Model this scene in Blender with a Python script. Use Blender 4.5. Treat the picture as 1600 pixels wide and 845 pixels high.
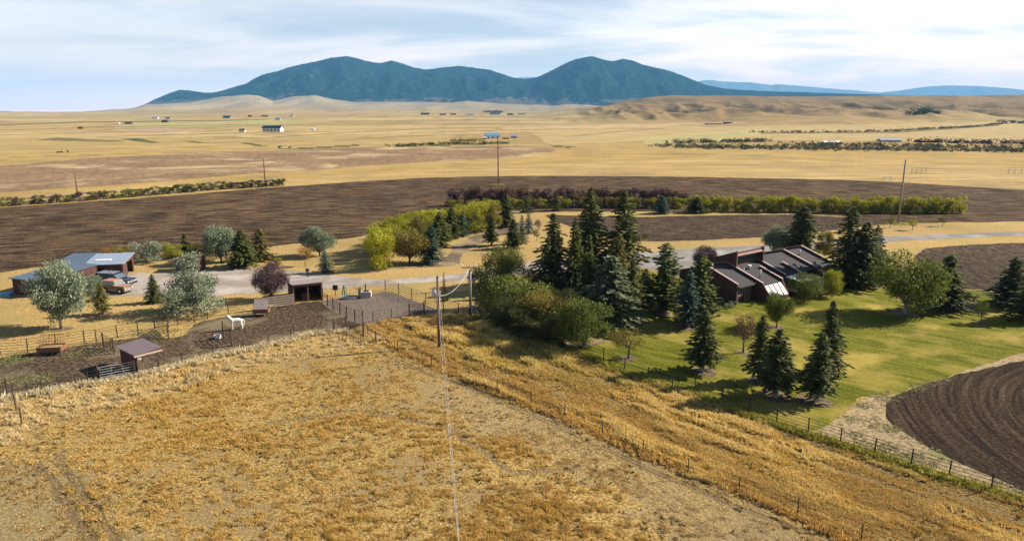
import bpy, bmesh, math, random
import numpy as np
from mathutils import Vector, Matrix, geometry
C = bpy.context
for o in list(bpy.data.objects): bpy.data.objects.remove(o)
sc = C.scene; col = sc.collection
rad = math.radians
# ------------------------------------------------------------ camera
F = 1100.0; CX = 800.0; CY = 422.5; H = 25.0
PITCH = math.atan((CY - 172) / F); cp, sp = math.cos(PITCH), math.sin(PITCH)
cd = bpy.data.cameras.new('camera'); cam = bpy.data.objects.new('camera', cd); col.objects.link(cam)
cam.location = (0, 0, H); cam.rotation_euler = (math.pi / 2 - PITCH, 0, 0)
cd.sensor_width = 36; cd.lens = F / 1600 * 36; cd.clip_start = .5; cd.clip_end = 60000
sc.camera = cam
# ------------------------------------------------------------ sun, sky, exposure
SUN_EL = rad(31.5); SUN_AZ = math.atan2(12.2, 3.3)
sd = Vector((math.sin(SUN_AZ) * math.cos(SUN_EL), math.cos(SUN_AZ) * math.cos(SUN_EL), math.sin(SUN_EL)))
sl = bpy.data.lights.new('sun', 'SUN'); sl.energy = 5.0; sl.angle = rad(.53); sl.color = (1, .90, .75)
so = bpy.data.objects.new('sun', sl); col.objects.link(so)
so.rotation_euler = (-sd).to_track_quat('-Z', 'Y').to_euler(); so.location = (40, 10, 60)
w = bpy.data.worlds.new('World'); sc.world = w; w.use_nodes = True
nt = w.node_tree; N = nt.nodes; L = nt.links; N.clear()
def nd(t, **k):
    n = N.new(t)
    for a, b in k.items():
        if a.startswith('i_'): n.inputs[a[2:]].default_value = b
        else: setattr(n, a, b)
    return n
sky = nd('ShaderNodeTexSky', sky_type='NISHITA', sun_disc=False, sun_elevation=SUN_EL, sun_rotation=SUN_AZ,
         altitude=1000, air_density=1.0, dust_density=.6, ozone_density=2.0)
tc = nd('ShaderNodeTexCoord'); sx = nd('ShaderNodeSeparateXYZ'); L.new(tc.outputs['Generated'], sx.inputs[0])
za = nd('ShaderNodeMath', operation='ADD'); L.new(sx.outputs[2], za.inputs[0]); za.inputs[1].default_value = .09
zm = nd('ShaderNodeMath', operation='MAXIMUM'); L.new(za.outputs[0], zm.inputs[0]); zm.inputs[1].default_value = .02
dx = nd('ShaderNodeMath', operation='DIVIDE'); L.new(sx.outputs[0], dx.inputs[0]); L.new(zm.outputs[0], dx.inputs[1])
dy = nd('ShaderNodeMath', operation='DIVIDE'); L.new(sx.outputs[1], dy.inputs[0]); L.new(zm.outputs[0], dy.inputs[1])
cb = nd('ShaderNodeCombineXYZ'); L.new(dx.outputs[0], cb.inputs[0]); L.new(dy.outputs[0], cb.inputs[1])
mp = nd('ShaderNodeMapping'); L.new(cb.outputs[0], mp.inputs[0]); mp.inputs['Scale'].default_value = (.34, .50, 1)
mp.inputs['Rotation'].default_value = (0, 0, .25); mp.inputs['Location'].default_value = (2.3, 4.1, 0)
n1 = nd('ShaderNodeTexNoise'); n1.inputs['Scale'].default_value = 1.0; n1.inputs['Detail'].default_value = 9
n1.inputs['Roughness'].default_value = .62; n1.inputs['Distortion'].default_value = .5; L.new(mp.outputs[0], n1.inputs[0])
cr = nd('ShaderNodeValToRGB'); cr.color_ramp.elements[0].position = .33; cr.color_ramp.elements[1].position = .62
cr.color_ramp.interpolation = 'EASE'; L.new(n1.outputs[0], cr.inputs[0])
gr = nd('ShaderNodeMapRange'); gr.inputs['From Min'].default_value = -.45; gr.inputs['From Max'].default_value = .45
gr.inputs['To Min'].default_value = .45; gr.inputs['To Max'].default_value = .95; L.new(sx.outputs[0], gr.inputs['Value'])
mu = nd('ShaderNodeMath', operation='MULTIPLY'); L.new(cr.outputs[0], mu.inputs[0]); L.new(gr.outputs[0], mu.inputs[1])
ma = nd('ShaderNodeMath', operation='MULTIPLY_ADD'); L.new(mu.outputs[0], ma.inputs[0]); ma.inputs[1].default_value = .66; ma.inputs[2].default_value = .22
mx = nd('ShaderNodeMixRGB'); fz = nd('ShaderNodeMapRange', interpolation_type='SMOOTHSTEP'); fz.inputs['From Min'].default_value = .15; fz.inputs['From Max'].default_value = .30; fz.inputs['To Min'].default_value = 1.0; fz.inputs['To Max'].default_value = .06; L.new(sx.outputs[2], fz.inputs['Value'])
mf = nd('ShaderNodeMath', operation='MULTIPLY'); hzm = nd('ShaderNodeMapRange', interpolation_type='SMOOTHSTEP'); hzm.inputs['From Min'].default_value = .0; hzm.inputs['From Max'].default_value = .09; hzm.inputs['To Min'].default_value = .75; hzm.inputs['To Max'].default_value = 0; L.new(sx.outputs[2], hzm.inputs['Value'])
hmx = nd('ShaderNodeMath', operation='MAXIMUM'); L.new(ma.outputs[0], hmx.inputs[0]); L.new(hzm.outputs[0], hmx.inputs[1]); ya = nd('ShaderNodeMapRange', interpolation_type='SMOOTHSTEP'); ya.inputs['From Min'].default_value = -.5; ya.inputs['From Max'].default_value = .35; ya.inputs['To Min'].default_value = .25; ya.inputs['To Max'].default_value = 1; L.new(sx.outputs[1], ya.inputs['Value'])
ym = nd('ShaderNodeMath', operation='MULTIPLY'); L.new(hmx.outputs[0], ym.inputs[0]); L.new(ya.outputs[0], ym.inputs[1]); L.new(ym.outputs[0], mf.inputs[0]); L.new(fz.outputs[0], mf.inputs[1])  # clouds dimmed behind and above the view so cast shadows come out darker
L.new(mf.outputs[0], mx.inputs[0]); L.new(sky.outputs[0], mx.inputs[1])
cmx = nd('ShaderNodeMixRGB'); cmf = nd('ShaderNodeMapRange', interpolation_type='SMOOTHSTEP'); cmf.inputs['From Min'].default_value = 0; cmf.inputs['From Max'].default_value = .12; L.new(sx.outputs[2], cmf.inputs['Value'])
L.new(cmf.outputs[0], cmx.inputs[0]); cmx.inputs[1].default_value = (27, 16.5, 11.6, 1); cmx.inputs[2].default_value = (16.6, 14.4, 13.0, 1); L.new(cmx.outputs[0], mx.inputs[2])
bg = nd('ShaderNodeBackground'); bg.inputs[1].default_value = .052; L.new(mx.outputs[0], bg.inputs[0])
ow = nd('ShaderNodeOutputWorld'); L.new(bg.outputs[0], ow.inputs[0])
sc.view_settings.view_transform = 'Standard'; sc.view_settings.look = 'None'; sc.view_settings.gamma = 1
sc.view_settings.exposure = 1.15
sc.cycles.max_bounces = 5; sc.cycles.diffuse_bounces = 2; sc.cycles.glossy_bounces = 2; sc.cycles.transmission_bounces = 2
sc.cycles.volume_bounces = 0; sc.cycles.transparent_max_bounces = 4; sc.cycles.use_denoising = True
# ------------------------------------------------------------ geometry of view -> places on the land
def ray(u, v):
    a = (u - CX) / F; b = -(v - CY) / F
    return a, cp + b * sp, -sp + b * cp
def G(u, v, h=0.0):
    a, b, c_ = ray(u, v); t = (h - H) / c_
    return Vector((a * t, b * t, h))
def hgt(u, v, vt):
    p = G(u, v); a, b, c_ = ray(u, vt); return H + p.y / b * c_
def sstep(a, b, x):
    t = np.clip((x - a) / (b - a), 0, 1); return t * t * (3 - 2 * t)
_perm = np.random.RandomState(5).rand(256, 256)
def vnoise(x, y):
    xi = np.floor(x).astype(int); yi = np.floor(y).astype(int); fx = x - xi; fy = y - yi
    fx = fx * fx * (3 - 2 * fx); fy = fy * fy * (3 - 2 * fy)
    g = lambda i, j: _perm[(xi + i) & 255, (yi + j) & 255]
    return (g(0, 0) * (1 - fx) + g(1, 0) * fx) * (1 - fy) + (g(0, 1) * (1 - fx) + g(1, 1) * fx) * fy
def fbm(x, y, o=4, r=.5):
    x = np.asarray(x, float); y = np.asarray(y, float)
    s = 0; a = 1; t = 0
    for i in range(o):
        s = s + a * vnoise(x * 2 ** i + 17.3 * i, y * 2 ** i + 9.1 * i); t += a; a *= r
    return s / t
KY = [450, 600, 900, 1300, 1800, 2200, 2600, 3500, 5000, 7000, 7600]
FOOT_U = [-700, 0, 130, 200, 228, 300, 345, 390, 408, 428, 460, 490, 522, 560, 640, 700, 730, 780, 860, 900, 940, 975, 1000, 1100, 1600, 2300]
FOOT_V = [175, 175, 174.5, 170.5, 166, 161, 152.5, 149, 151, 158.5, 151.5, 149, 156, 160.5, 160.5, 162, 158.5, 163.5, 166, 160, 153.5, 159, 158, 160, 165, 165]
MESA_U = [700, 830, 880, 930, 975, 1010, 1050, 1150, 1250, 1330, 1400, 1450, 1490, 1540, 1600, 1900, 2300]
MESA_V = [181, 174, 169, 164, 158.5, 152.5, 149.5, 149, 150, 149.5, 150.5, 151.5, 150, 149, 148, 148, 152]
def flatv(Y): return CY + F * np.tan(np.arctan2(H, Y) - PITCH)
def v2h(v, Y):
    b = -(v - CY) / F; return H + Y * (-sp + b * cp) / (cp + b * sp)
def terr(x, Y):
    x = np.asarray(x, float); Y = np.asarray(Y, float)
    Ys = np.maximum(Y, 30.); u = CX + F * x / (Ys * cp + H * sp)
    foot = np.interp(u, FOOT_U, FOOT_V); mesa = np.interp(u, MESA_U, MESA_V)
    rise = np.clip((175 - foot) / 12, 0, 1)
    lY = np.log(Ys)
    def prof(vals):
        out = np.zeros_like(Ys)
        for i in range(len(KY) - 1):
            a, b = math.log(KY[i]), math.log(KY[i + 1])
            m = (lY >= a) & (lY < b); t = (lY - a) / (b - a)
            out = np.where(m, vals[i] * (1 - t) + vals[i + 1] * t, out)
        return np.where(lY >= math.log(KY[-1]), vals[-1], out)
    fl = [float(flatv(k)) for k in KY]
    mid = [fl[0], fl[1], 202, 192, 186, 183 - .5 * rise, 181 - rise, 178 - 1.5 * rise, 176 - 5.5 * rise, foot, foot + 3]
    rgt = [fl[0], fl[1], 203, 191, 173.5, mesa, mesa + 2.2, 165, 168, 170, 172]
    wm = sstep(830, 985, u)
    v = prof(mid) * (1 - wm) + prof(rgt) * wm
    h = v2h(v, Ys)
    k = sstep(450, 800, Ys)
    sl_ = sstep(1150, 1500, Ys) * (1 - sstep(1750, 2150, Ys)) * wm
    rid = 1 - np.abs(2 * fbm(x / 190., Y / 520. + 3, 4) - 1)
    h = h + sl_ * (rid - .62) * 40 + sl_ * (1 - np.abs(2 * fbm(x / 48., Y / 170. + 3, 3) - 1) - .6) * 16 + sl_ * (fbm(x / 70., Y / 90., 3) - .5) * 12
    for (hu, hv, hY, hw, hh) in ((1165, 0, 1350, 55, 9), (1310, 0, 1180, 90, 9), (1440, 0, 1320, 70, 7), (1060, 0, 1500, 60, 6), (1540, 0, 1450, 60, 10)):
        cx_ = (hu - CX) / F * hY
        h = h + hh * np.exp(-(((x - cx_) / hw) ** 2 + ((Y - hY) / 110.) ** 2))
    und = (fbm(x / 260. + 4, Y / 420. + 8, 3) - .5) * (5 + Ys * .004) * (1 - sl_)
    gul = sstep(3200, 5200, Ys) * (1 - wm) * rise * (1 - np.abs(2 * fbm(x / 420., Y / 1500., 3) - 1) - .6) * 45 * (1 - sstep(6500, 7000, Ys) * .6)
    h = h + und * sstep(480, 1000, Ys) * (1 - sstep(6600, 7000, Ys)) + gul
    return k * h + 0.0
def project(x, y, z):
    dz = z - H; d = y * cp - dz * sp; up = y * sp + dz * cp
    return CX + F * x / d, CY - F * up / d
def hit(u, v):
    a, b, c_ = ray(u, v); t = 30.0; last = t
    while t < 12000:
        if H + c_ * t <= float(terr(a * t, b * t)): break
        last = t; t *= 1.004
    lo, hi = last, t
    for _ in range(18):
        m = (lo + hi) / 2
        if H + c_ * m <= float(terr(a * m, b * m)): hi = m
        else: lo = m
    return Vector((a * hi, b * hi, float(terr(a * hi, b * hi))))
def inpoly(x, y, P):
    r = np.zeros(np.shape(x), bool); n = len(P)
    for i in range(n):
        x1, y1 = P[i]; x2, y2 = P[(i + 1) % n]
        if y1 == y2: continue
        c_ = ((y1 > y) != (y2 > y)) & (x < (x2 - x1) * (y - y1) / (y2 - y1) + x1); r ^= c_
    return r
# ------------------------------------------------------------ materials
def newmat(name):
    m = bpy.data.materials.new(name); m.use_nodes = True
    t = m.node_tree; b = t.nodes['Principled BSDF']; return m, t, b
def mk(t, kind, **k):
    n = t.nodes.new(kind)
    for a, b in k.items(): setattr(n, a, b)
    return n
def noise(t, vec, scale, detail=5, rough=.6, dist=0):
    n = mk(t, 'ShaderNodeTexNoise'); n.inputs['Scale'].default_value = scale; n.inputs['Detail'].default_value = detail
    n.inputs['Roughness'].default_value = rough; n.inputs['Distortion'].default_value = dist
    if vec is not None: t.links.new(vec, n.inputs['Vector'])
    return n.outputs[0]
def ramp(t, fac, stops, interp='LINEAR'):
    r = mk(t, 'ShaderNodeValToRGB'); e = r.color_ramp.elements; r.color_ramp.interpolation = interp
    while len(e) < len(stops): e.new(.5)
    for i, (p, c_) in enumerate(stops):
        e[i].position = p; e[i].color = (*c_, 1) if len(c_) == 3 else c_
    t.links.new(fac, r.inputs[0]); return r.outputs[0]
def mixc(t, fac, a, b, mode='MIX'):
    n = mk(t, 'ShaderNodeMixRGB', blend_type=mode)
    for s, x in zip(n.inputs, (fac, a, b)):
        if isinstance(x, (int, float)): s.default_value = x
        elif isinstance(x, tuple): s.default_value = (*x, 1)
        else: t.links.new(x, s)
    return n.outputs[0]
def math_(t, op, a, b=None, c_=None):
    n = mk(t, 'ShaderNodeMath', operation=op)
    for s, x in zip(n.inputs, (a, b, c_)):
        if x is None: continue
        if isinstance(x, (int, float)): s.default_value = x
        else: t.links.new(x, s)
    return n.outputs[0]
def bump(t, b, h, dist=.1, strength=1.0):
    n = mk(t, 'ShaderNodeBump'); n.inputs['Distance'].default_value = dist; n.inputs['Strength'].default_value = strength
    t.links.new(h, n.inputs['Height']); t.links.new(n.outputs[0], b.inputs['Normal'])
def pos(t): return mk(t, 'ShaderNodeNewGeometry').outputs['Position']
def g3(c_, k): return tuple(min(1, x * k) for x in c_)
BW = ((0, 0, 0), (1, 1, 1))
def ground_mat(name, lo, midc, hi, fine=2.2, patch=.12, bd=.12, rows=None, speck=None, patchcol=None, pm=(.5, .62), contrast=.10, rw=.45, cover=False):
    """rows=(cx,cy,spacing) : furrows follow circles round a far point"""
    m, t, b = newmat(name); P = pos(t)
    n_f = noise(t, P, fine, 6, .72)
    if rows:
        s = mk(t, 'ShaderNodeVectorMath', operation='SUBTRACT'); t.links.new(P, s.inputs[0]); s.inputs[1].default_value = (rows[0], rows[1], 0)
        ln = mk(t, 'ShaderNodeVectorMath', operation='LENGTH'); t.links.new(s.outputs[0], ln.inputs[0])
        sv = mk(t, 'ShaderNodeSeparateXYZ'); t.links.new(s.outputs[0], sv.inputs[0])
        at = math_(t, 'ARCTAN2', sv.outputs[1], sv.outputs[0])
        cc = mk(t, 'ShaderNodeCombineXYZ'); t.links.new(math_(t, 'MULTIPLY', ln.outputs['Value'], 1 / rows[2]), cc.inputs[0])
        t.links.new(math_(t, 'MULTIPLY', at, rows[3]), cc.inputs[1])
        n_r = noise(t, cc.outputs[0], 1.0, 3, .6)
        mixf = math_(t, 'ADD', math_(t, 'MULTIPLY', n_f, 1 - rw), math_(t, 'MULTIPLY', n_r, rw))
    else: mixf = n_f
    c1 = ramp(t, mixf, [(.5 - contrast, lo), (.5, midc), (.5 + contrast, hi)])
    if patchcol:
        n_p = noise(t, P, patch, 5, .62, .4)
        c1 = mixc(t, ramp(t, n_p, [(pm[0], BW[0]), (pm[1], BW[1])]), c1, mixc(t, n_f, g3(patchcol, .7), g3(patchcol, 1.35)))
    if speck:
        n_s = noise(t, P, speck[1], 3, .75)
        c1 = mixc(t, ramp(t, n_s, [(speck[2], BW[0]), (speck[2] + .05, BW[1])]), c1, speck[0])
    if cover:
        a = mk(t, 'ShaderNodeAttribute', attribute_name='cover')
        cv = mixc(t, 1.0, a.outputs['Color'], ramp(t, n_f, [(.3, (.55, .55, .55)), (.7, (1.45, 1.45, 1.45))]), 'MULTIPLY')
        c1 = mixc(t, a.outputs['Alpha'], c1, cv)
    big = noise(t, P, .035, 3, .5)
    c1 = mixc(t, 1.0, c1, ramp(t, big, [(.3, (.82, .82, .82)), (.7, (1.16, 1.14, 1.1))]), 'MULTIPLY')
    t.links.new(c1, b.inputs['Base Color']); b.inputs['Roughness'].default_value = 1; b.inputs['Specular IOR Level'].default_value = .05
    bump(t, b, mixf, bd, 1.0); return m
M = {}
M['ground'] = ground_mat('dry grass ground', (.16, .10, .036), (.37, .25, .085), (.56, .41, .16), 4.2, .09, .25, patchcol=(.30, .22, .11), pm=(.50, .62), cover=True)
def plain(name, c_, rough=.7, var=.25, scale=3., metal=0, spec=.3, bd=.0):
    m, t, b = newmat(name); P = mk(t, 'ShaderNodeTexCoord').outputs['Object']
    n_ = noise(t, P, scale, 4, .65)
    t.links.new(ramp(t, n_, [(.3, g3(c_, 1 - var)), (.7, g3(c_, 1 + var))]), b.inputs['Base Color'])
    b.inputs['Roughness'].default_value = rough; b.inputs['Metallic'].default_value = metal; b.inputs['Specular IOR Level'].default_value = spec
    if bd: bump(t, b, n_, bd, .8)
    return m
def siding(name, c_, pitch=.25):
    m, t, b = newmat(name); P = mk(t, 'ShaderNodeTexCoord').outputs['Object']
    s = mk(t, 'ShaderNodeSeparateXYZ'); t.links.new(P, s.inputs[0])
    fr = math_(t, 'FRACT', math_(t, 'MULTIPLY', math_(t, 'ADD', s.outputs[0], s.outputs[1]), 1 / pitch))
    g = ramp(t, fr, [(.0, (.25, .25, .25)), (.09, (1, 1, 1)), (.92, (1, 1, 1))])
    fl = math_(t, 'FLOOR', math_(t, 'MULTIPLY', math_(t, 'ADD', s.outputs[0], s.outputs[1]), 1 / pitch))
    wn = mk(t, 'ShaderNodeTexWhiteNoise', noise_dimensions='1D'); t.links.new(fl, wn.inputs['W'])
    n_ = noise(t, P, 1.7, 5, .7)
    cc = mixc(t, 1., ramp(t, n_, [(.3, g3(c_, .65)), (.7, g3(c_, 1.4))]), ramp(t, wn.outputs[0], [(0, (.75, .75, .75)), (1, (1.2, 1.2, 1.2))]), 'MULTIPLY')
    t.links.new(mixc(t, 1., cc, g, 'MULTIPLY'), b.inputs['Base Color']); b.inputs['Roughness'].default_value = .85
    bump(t, b, g, .02, .6); return m
def foliage(name, c1, c2, tr=.22):
    m, t, b = newmat(name); P = mk(t, 'ShaderNodeTexCoord').outputs['Object']
    oi = mk(t, 'ShaderNodeObjectInfo')
    a = mk(t, 'ShaderNodeAttribute', attribute_name='leaf')
    n_ = noise(t, P, 5., 3, .6)
    f = math_(t, 'ADD', math_(t, 'MULTIPLY', n_, .7), math_(t, 'MULTIPLY', a.outputs['Fac'], .3))
    cc = ramp(t, f, [(.32, c1), (.62, c2)])
    cc = mixc(t, 1., cc, ramp(t, oi.outputs['Random'], [(0, (.85, .86, .8)), (1, (1.18, 1.12, 1.15))]), 'MULTIPLY')
    t.links.new(cc, b.inputs['Base Color']); b.inputs['Roughness'].default_value = .75; b.inputs['Specular IOR Level'].default_value = .2
    if tr:
        tl = mk(t, 'ShaderNodeBsdfTranslucent'); t.links.new(cc, tl.inputs[0]); ms = mk(t, 'ShaderNodeMixShader'); ms.inputs[0].default_value = tr
        o = t.nodes['Material Output']; t.links.new(b.outputs[0], ms.inputs[1]); t.links.new(tl.outputs[0], ms.inputs[2]); t.links.new(ms.outputs[0], o.inputs[0])
    return m
M['spruce'] = foliage('dark spruce needles', (.016, .026, .005), (.15, .17, .045), .10)
M['blue'] = foliage('blue spruce needles', (.025, .048, .036), (.11, .165, .115), .06)
M['olive'] = foliage('olive pine needles', (.025, .038, .008), (.16, .18, .04), .1)
M['yelcon'] = foliage('yellowing conifer needles', (.07, .07, .014), (.23, .20, .05), .12)
M['greypine'] = foliage('grey green pine needles', (.03, .044, .02), (.15, .18, .085), .1)
M['silver'] = foliage('silver willow leaves', (.085, .12, .07), (.31, .36, .235), .2)
M['green'] = foliage('green leaves', (.026, .045, .006), (.21, .24, .040))
M['dgreen'] = foliage('dark green leaves', (.014, .024, .006), (.095, .105, .025))
M['autumn'] = foliage('turning leaves', (.09, .085, .018), (.30, .24, .05))
M['orange'] = foliage('orange leaves', (.20, .10, .02), (.42, .24, .06))
M['yellow'] = foliage('yellow green hedge leaves', (.12, .145, .008), (.46, .44, .035), .3)
M['farveg'] = foliage('distant scrub leaves', (.05, .058, .028), (.125, .13, .06), .1)
M['plum'] = foliage('purple plum leaves', (.035, .016, .022), (.15, .085, .09), .12)
M['redbr'] = foliage('reddish brown leaves', (.08, .045, .02), (.24, .15, .08), .15)
M['bark'] = plain('bark', (.13, .10, .075), .95, .4, 14, bd=.02)
M['palebark'] = plain('pale grey bark', (.33, .29, .25), .95, .3, 14, bd=.02)
M['polewood'] = plain('weathered brown pole', (.17, .085, .04), .9, .35, 6, bd=.01)
M['polegrey'] = plain('weathered grey pole', (.30, .24, .18), .9, .35, 6, bd=.01)
M['rust'] = plain('rusted pipe', (.085, .052, .036), .8, .4, 8)
M['dkpost'] = plain('dark fence post', (.035, .028, .024), .8, .4, 8)
M['wood'] = siding('brown stained boards', (.19, .075, .042), .16)
M['redside'] = siding('red brown siding', (.085, .032, .022), .22)
M['darkside'] = siding('dark brown siding', (.075, .026, .019), .22)
M['trim'] = plain('pale trim', (.42, .31, .26), .7, .1, 5)
M['redtrim'] = plain('red cedar fascia', (.20, .09, .06), .7, .2, 4)
M['metroof'] = plain('galvanised roof', (.12, .16, .22), .45, .14, 2.5, .35)
M['litroof'] = plain('pale blue roof', (.29, .35, .43), .5, .12, 1.5, .2)
M['mauve'] = plain('mauve steel roof', (.17, .125, .13), .6, .12, 2.)
M['greyroof'] = plain('weathered board roof', (.27, .22, .21), .85, .25, 5.)
M['shingle'] = plain('charcoal shingle', (.045, .041, .044), .9, .28, 9., bd=.01)
M['white'] = plain('white paint', (.75, .74, .72), .6, .06, 2.)
M['grey'] = plain('grey metal', (.38, .40, .42), .5, .12, 4., .3)
M['bluebox'] = plain('blue metal', (.10, .26, .42), .5, .1, 4.)
M['concrete'] = plain('concrete', (.42, .38, .33), .95, .2, 4., bd=.01)
M['dark'] = plain('dark interior', (.02, .016, .014), .9, .2, 3.)
M['black'] = plain('black rubber', (.016, .016, .018), .8, .2, 3.)
M['glass'] = plain('window glass', (.05, .07, .08), .08, .15, 2., 0, .8)
M['skylight'] = plain('sky facing glazing', (.075, .11, .13), .45, .1, 2., 0, .25)
M['navy'] = plain('dark navy car paint', (.010, .018, .035), .22, .1, 2., .1, .6)
M['tan'] = plain('bronze car paint', (.14, .09, .032), .3, .08, 2., .1, .5)
M['salmon'] = plain('faded salmon paint', (.36, .19, .135), .5, .12, 2., 0, .4)
M['chrome'] = plain('chrome', (.6, .6, .62), .2, .05, 2., .9)
M['greenp'] = plain('green enamel', (.05, .25, .13), .5, .1, 3.)
M['horse'] = plain('white horse coat', (.66, .63, .58), .75, .06, 3.)
M['horsegrey'] = plain('grey muzzle', (.30, .28, .27), .8, .15, 9.)
M['mane'] = plain('pale mane hair', (.62, .57, .5), .9, .15, 9.)
M['cloth'] = plain('black clothing', (.018, .018, .024), .9, .25, 6.)
M['jeans'] = plain('dark blue denim', (.03, .04, .07), .9, .25, 6.)
M['skin'] = plain('skin', (.45, .28, .2), .7, .08, 6.)
M['hair'] = plain('brown hair', (.07, .045, .03), .9, .2, 9.)
M['wire'] = plain('bright wire', (.45, .43, .42), .5, .05, 3., .2)
M['rustwood'] = plain('faded red wood', (.20, .085, .05), .9, .3, 6.)
M['cattle'] = plain('dark cattle hide', (.03, .02, .016), .9, .2, 3.)
M['rock'] = plain('pale stone', (.5, .47, .42), .9, .2, 5., bd=.03)
M['hay'] = plain('hay', (.42, .33, .16), .95, .35, 20., bd=.03)
# tuft material reads its colour per plant
def tuft_mat():
    m, t, b = newmat('grass blades'); a = mk(t, 'ShaderNodeAttribute', attribute_name='tint')
    t.links.new(a.outputs['Color'], b.inputs['Base Color']); b.inputs['Roughness'].default_value = .9; b.inputs['Specular IOR Level'].default_value = .1
    tl = mk(t, 'ShaderNodeBsdfTranslucent'); t.links.new(a.outputs['Color'], tl.inputs[0]); ms = mk(t, 'ShaderNodeMixShader'); ms.inputs[0].default_value = .3
    o = t.nodes['Material Output']; t.links.new(b.outputs[0], ms.inputs[1]); t.links.new(tl.outputs[0], ms.inputs[2]); t.links.new(ms.outputs[0], o.inputs[0])
    return m
M['tuft'] = tuft_mat()
# ------------------------------------------------------------ object helpers
def tag(o, label=None, cat=None, group=None, kind=None):
    if label: o['label'] = label
    if cat: o['category'] = cat
    if group: o['group'] = group
    if kind: o['kind'] = kind
    return o
def link(name, me, m=None, parent=None):
    if m is not None and not me.materials: me.materials.append(m)
    o = bpy.data.objects.new(name, me); col.objects.link(o); o.parent = parent; return o
def thing(name, label, cat, loc=(0, 0, 0), rz=0, group=None):
    o = bpy.data.objects.new(name, None); col.objects.link(o); o.location = loc; o.rotation_euler = (0, 0, rz)
    o.empty_display_size = .3
    return tag(o, label, cat, group)
def npmesh(name, V, Fq, smooth=False, attrs=None):
    V = np.asarray(V, np.float32); Fq = np.asarray(Fq, np.int32); k = Fq.shape[1]
    me = bpy.data.meshes.new(name); me.vertices.add(len(V)); me.vertices.foreach_set('co', V.ravel())
    me.loops.add(Fq.size); me.loops.foreach_set('vertex_index', Fq.ravel())
    me.polygons.add(len(Fq)); me.polygons.foreach_set('loop_start', np.arange(0, Fq.size, k, dtype=np.int32))
    try: me.polygons.foreach_set('loop_total', np.full(len(Fq), k, np.int32))
    except Exception: pass
    if smooth: me.polygons.foreach_set('use_smooth', np.ones(len(Fq), bool))
    me.update(calc_edges=True); me.validate()
    for nme, (typ, dat) in (attrs or {}).items():
        at = me.attributes.new(nme, typ, 'POINT'); at.data.foreach_set('color' if 'COLOR' in typ else 'value', np.asarray(dat, np.float32).ravel())
    return me
class MB:
    def __init__(s): s.v = []; s.f = []
    def add(s, vs, fs):
        k = len(s.v); s.v += [tuple(x) for x in vs]; s.f += [tuple(i + k for i in f) for f in fs]; return s
    def box(s, a, b, T=None):
        x0, y0, z0 = a; x1, y1, z1 = b
        vs = [Vector(p) for p in ((x0, y0, z0), (x1, y0, z0), (x1, y1, z0), (x0, y1, z0), (x0, y0, z1), (x1, y0, z1), (x1, y1, z1), (x0, y1, z1))]
        if T is not None: vs = [T @ v for v in vs]
        return s.add(vs, [(0, 3, 2, 1), (4, 5, 6, 7), (0, 1, 5, 4), (1, 2, 6, 5), (2, 3, 7, 6), (3, 0, 4, 7)])
    def tube(s, pts, r, n=6, cap=True):
        pts = [Vector(p) for p in pts]; r = r if isinstance(r, (list, tuple)) else [r] * len(pts)
        rings = []; ref = None
        for i, p in enumerate(pts):
            d = (pts[min(i + 1, len(pts) - 1)] - pts[max(i - 1, 0)]).normalized()
            if ref is None: ref = Vector((1, 0, 0)) if abs(d.x) < .9 else Vector((0, 1, 0))
            a = (ref - d * ref.dot(d)).normalized(); b = d.cross(a); ref = a
            rings.append([p + a * (r[i] * math.cos(2 * math.pi * k / n)) + b * (r[i] * math.sin(2 * math.pi * k / n)) for k in range(n)])
        vs = [v for q in rings for v in q]; fs = []
        for i in range(len(pts) - 1):
            for k in range(n): fs.append((i * n + k, i * n + (k + 1) % n, (i + 1) * n + (k + 1) % n, (i + 1) * n + k))
        if cap: fs.append(tuple(range(n - 1, -1, -1))); fs.append(tuple((len(pts) - 1) * n + k for k in range(n)))
        return s.add(vs, fs)
    def prism(s, P, y0, y1, top=None):
        """outline P in (x,z) from y0 to y1"""
        n = len(P); vs = [(x, y0, z) for x, z in P] + [(x, y1, z) for x, z in P]
        return s.add(vs, [tuple(range(n)), tuple(range(2 * n - 1, n - 1, -1))] + [(i, i + n, (i + 1) % n + n, (i + 1) % n) for i in range(n)])
    def poly(s, vs): return s.add(vs, [tuple(range(len(vs)))])
    def mesh(s, name, smooth=False, bevel=0):
        me = bpy.data.meshes.new(name); me.from_pydata(s.v, [], s.f)
        bm = bmesh.new(); bm.from_mesh(me); bmesh.ops.recalc_face_normals(bm, faces=bm.faces)
        if bevel: bmesh.ops.bevel(bm, geom=list(bm.edges), offset=bevel, segments=2, affect='EDGES', profile=.7, clamp_overlap=True)
        if smooth:
            for f in bm.faces: f.smooth = True
        bm.to_mesh(me); bm.free(); return me
    def build(s, name, m, parent=None, smooth=False, bevel=0): return link(name, s.mesh(name, smooth, bevel), m, parent)
def copy_tree(o, parent=None):
    c_ = o.copy(); col.objects.link(c_); c_.parent = parent
    for ch in list(o.children): copy_tree(ch, c_)
    return c_
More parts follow.
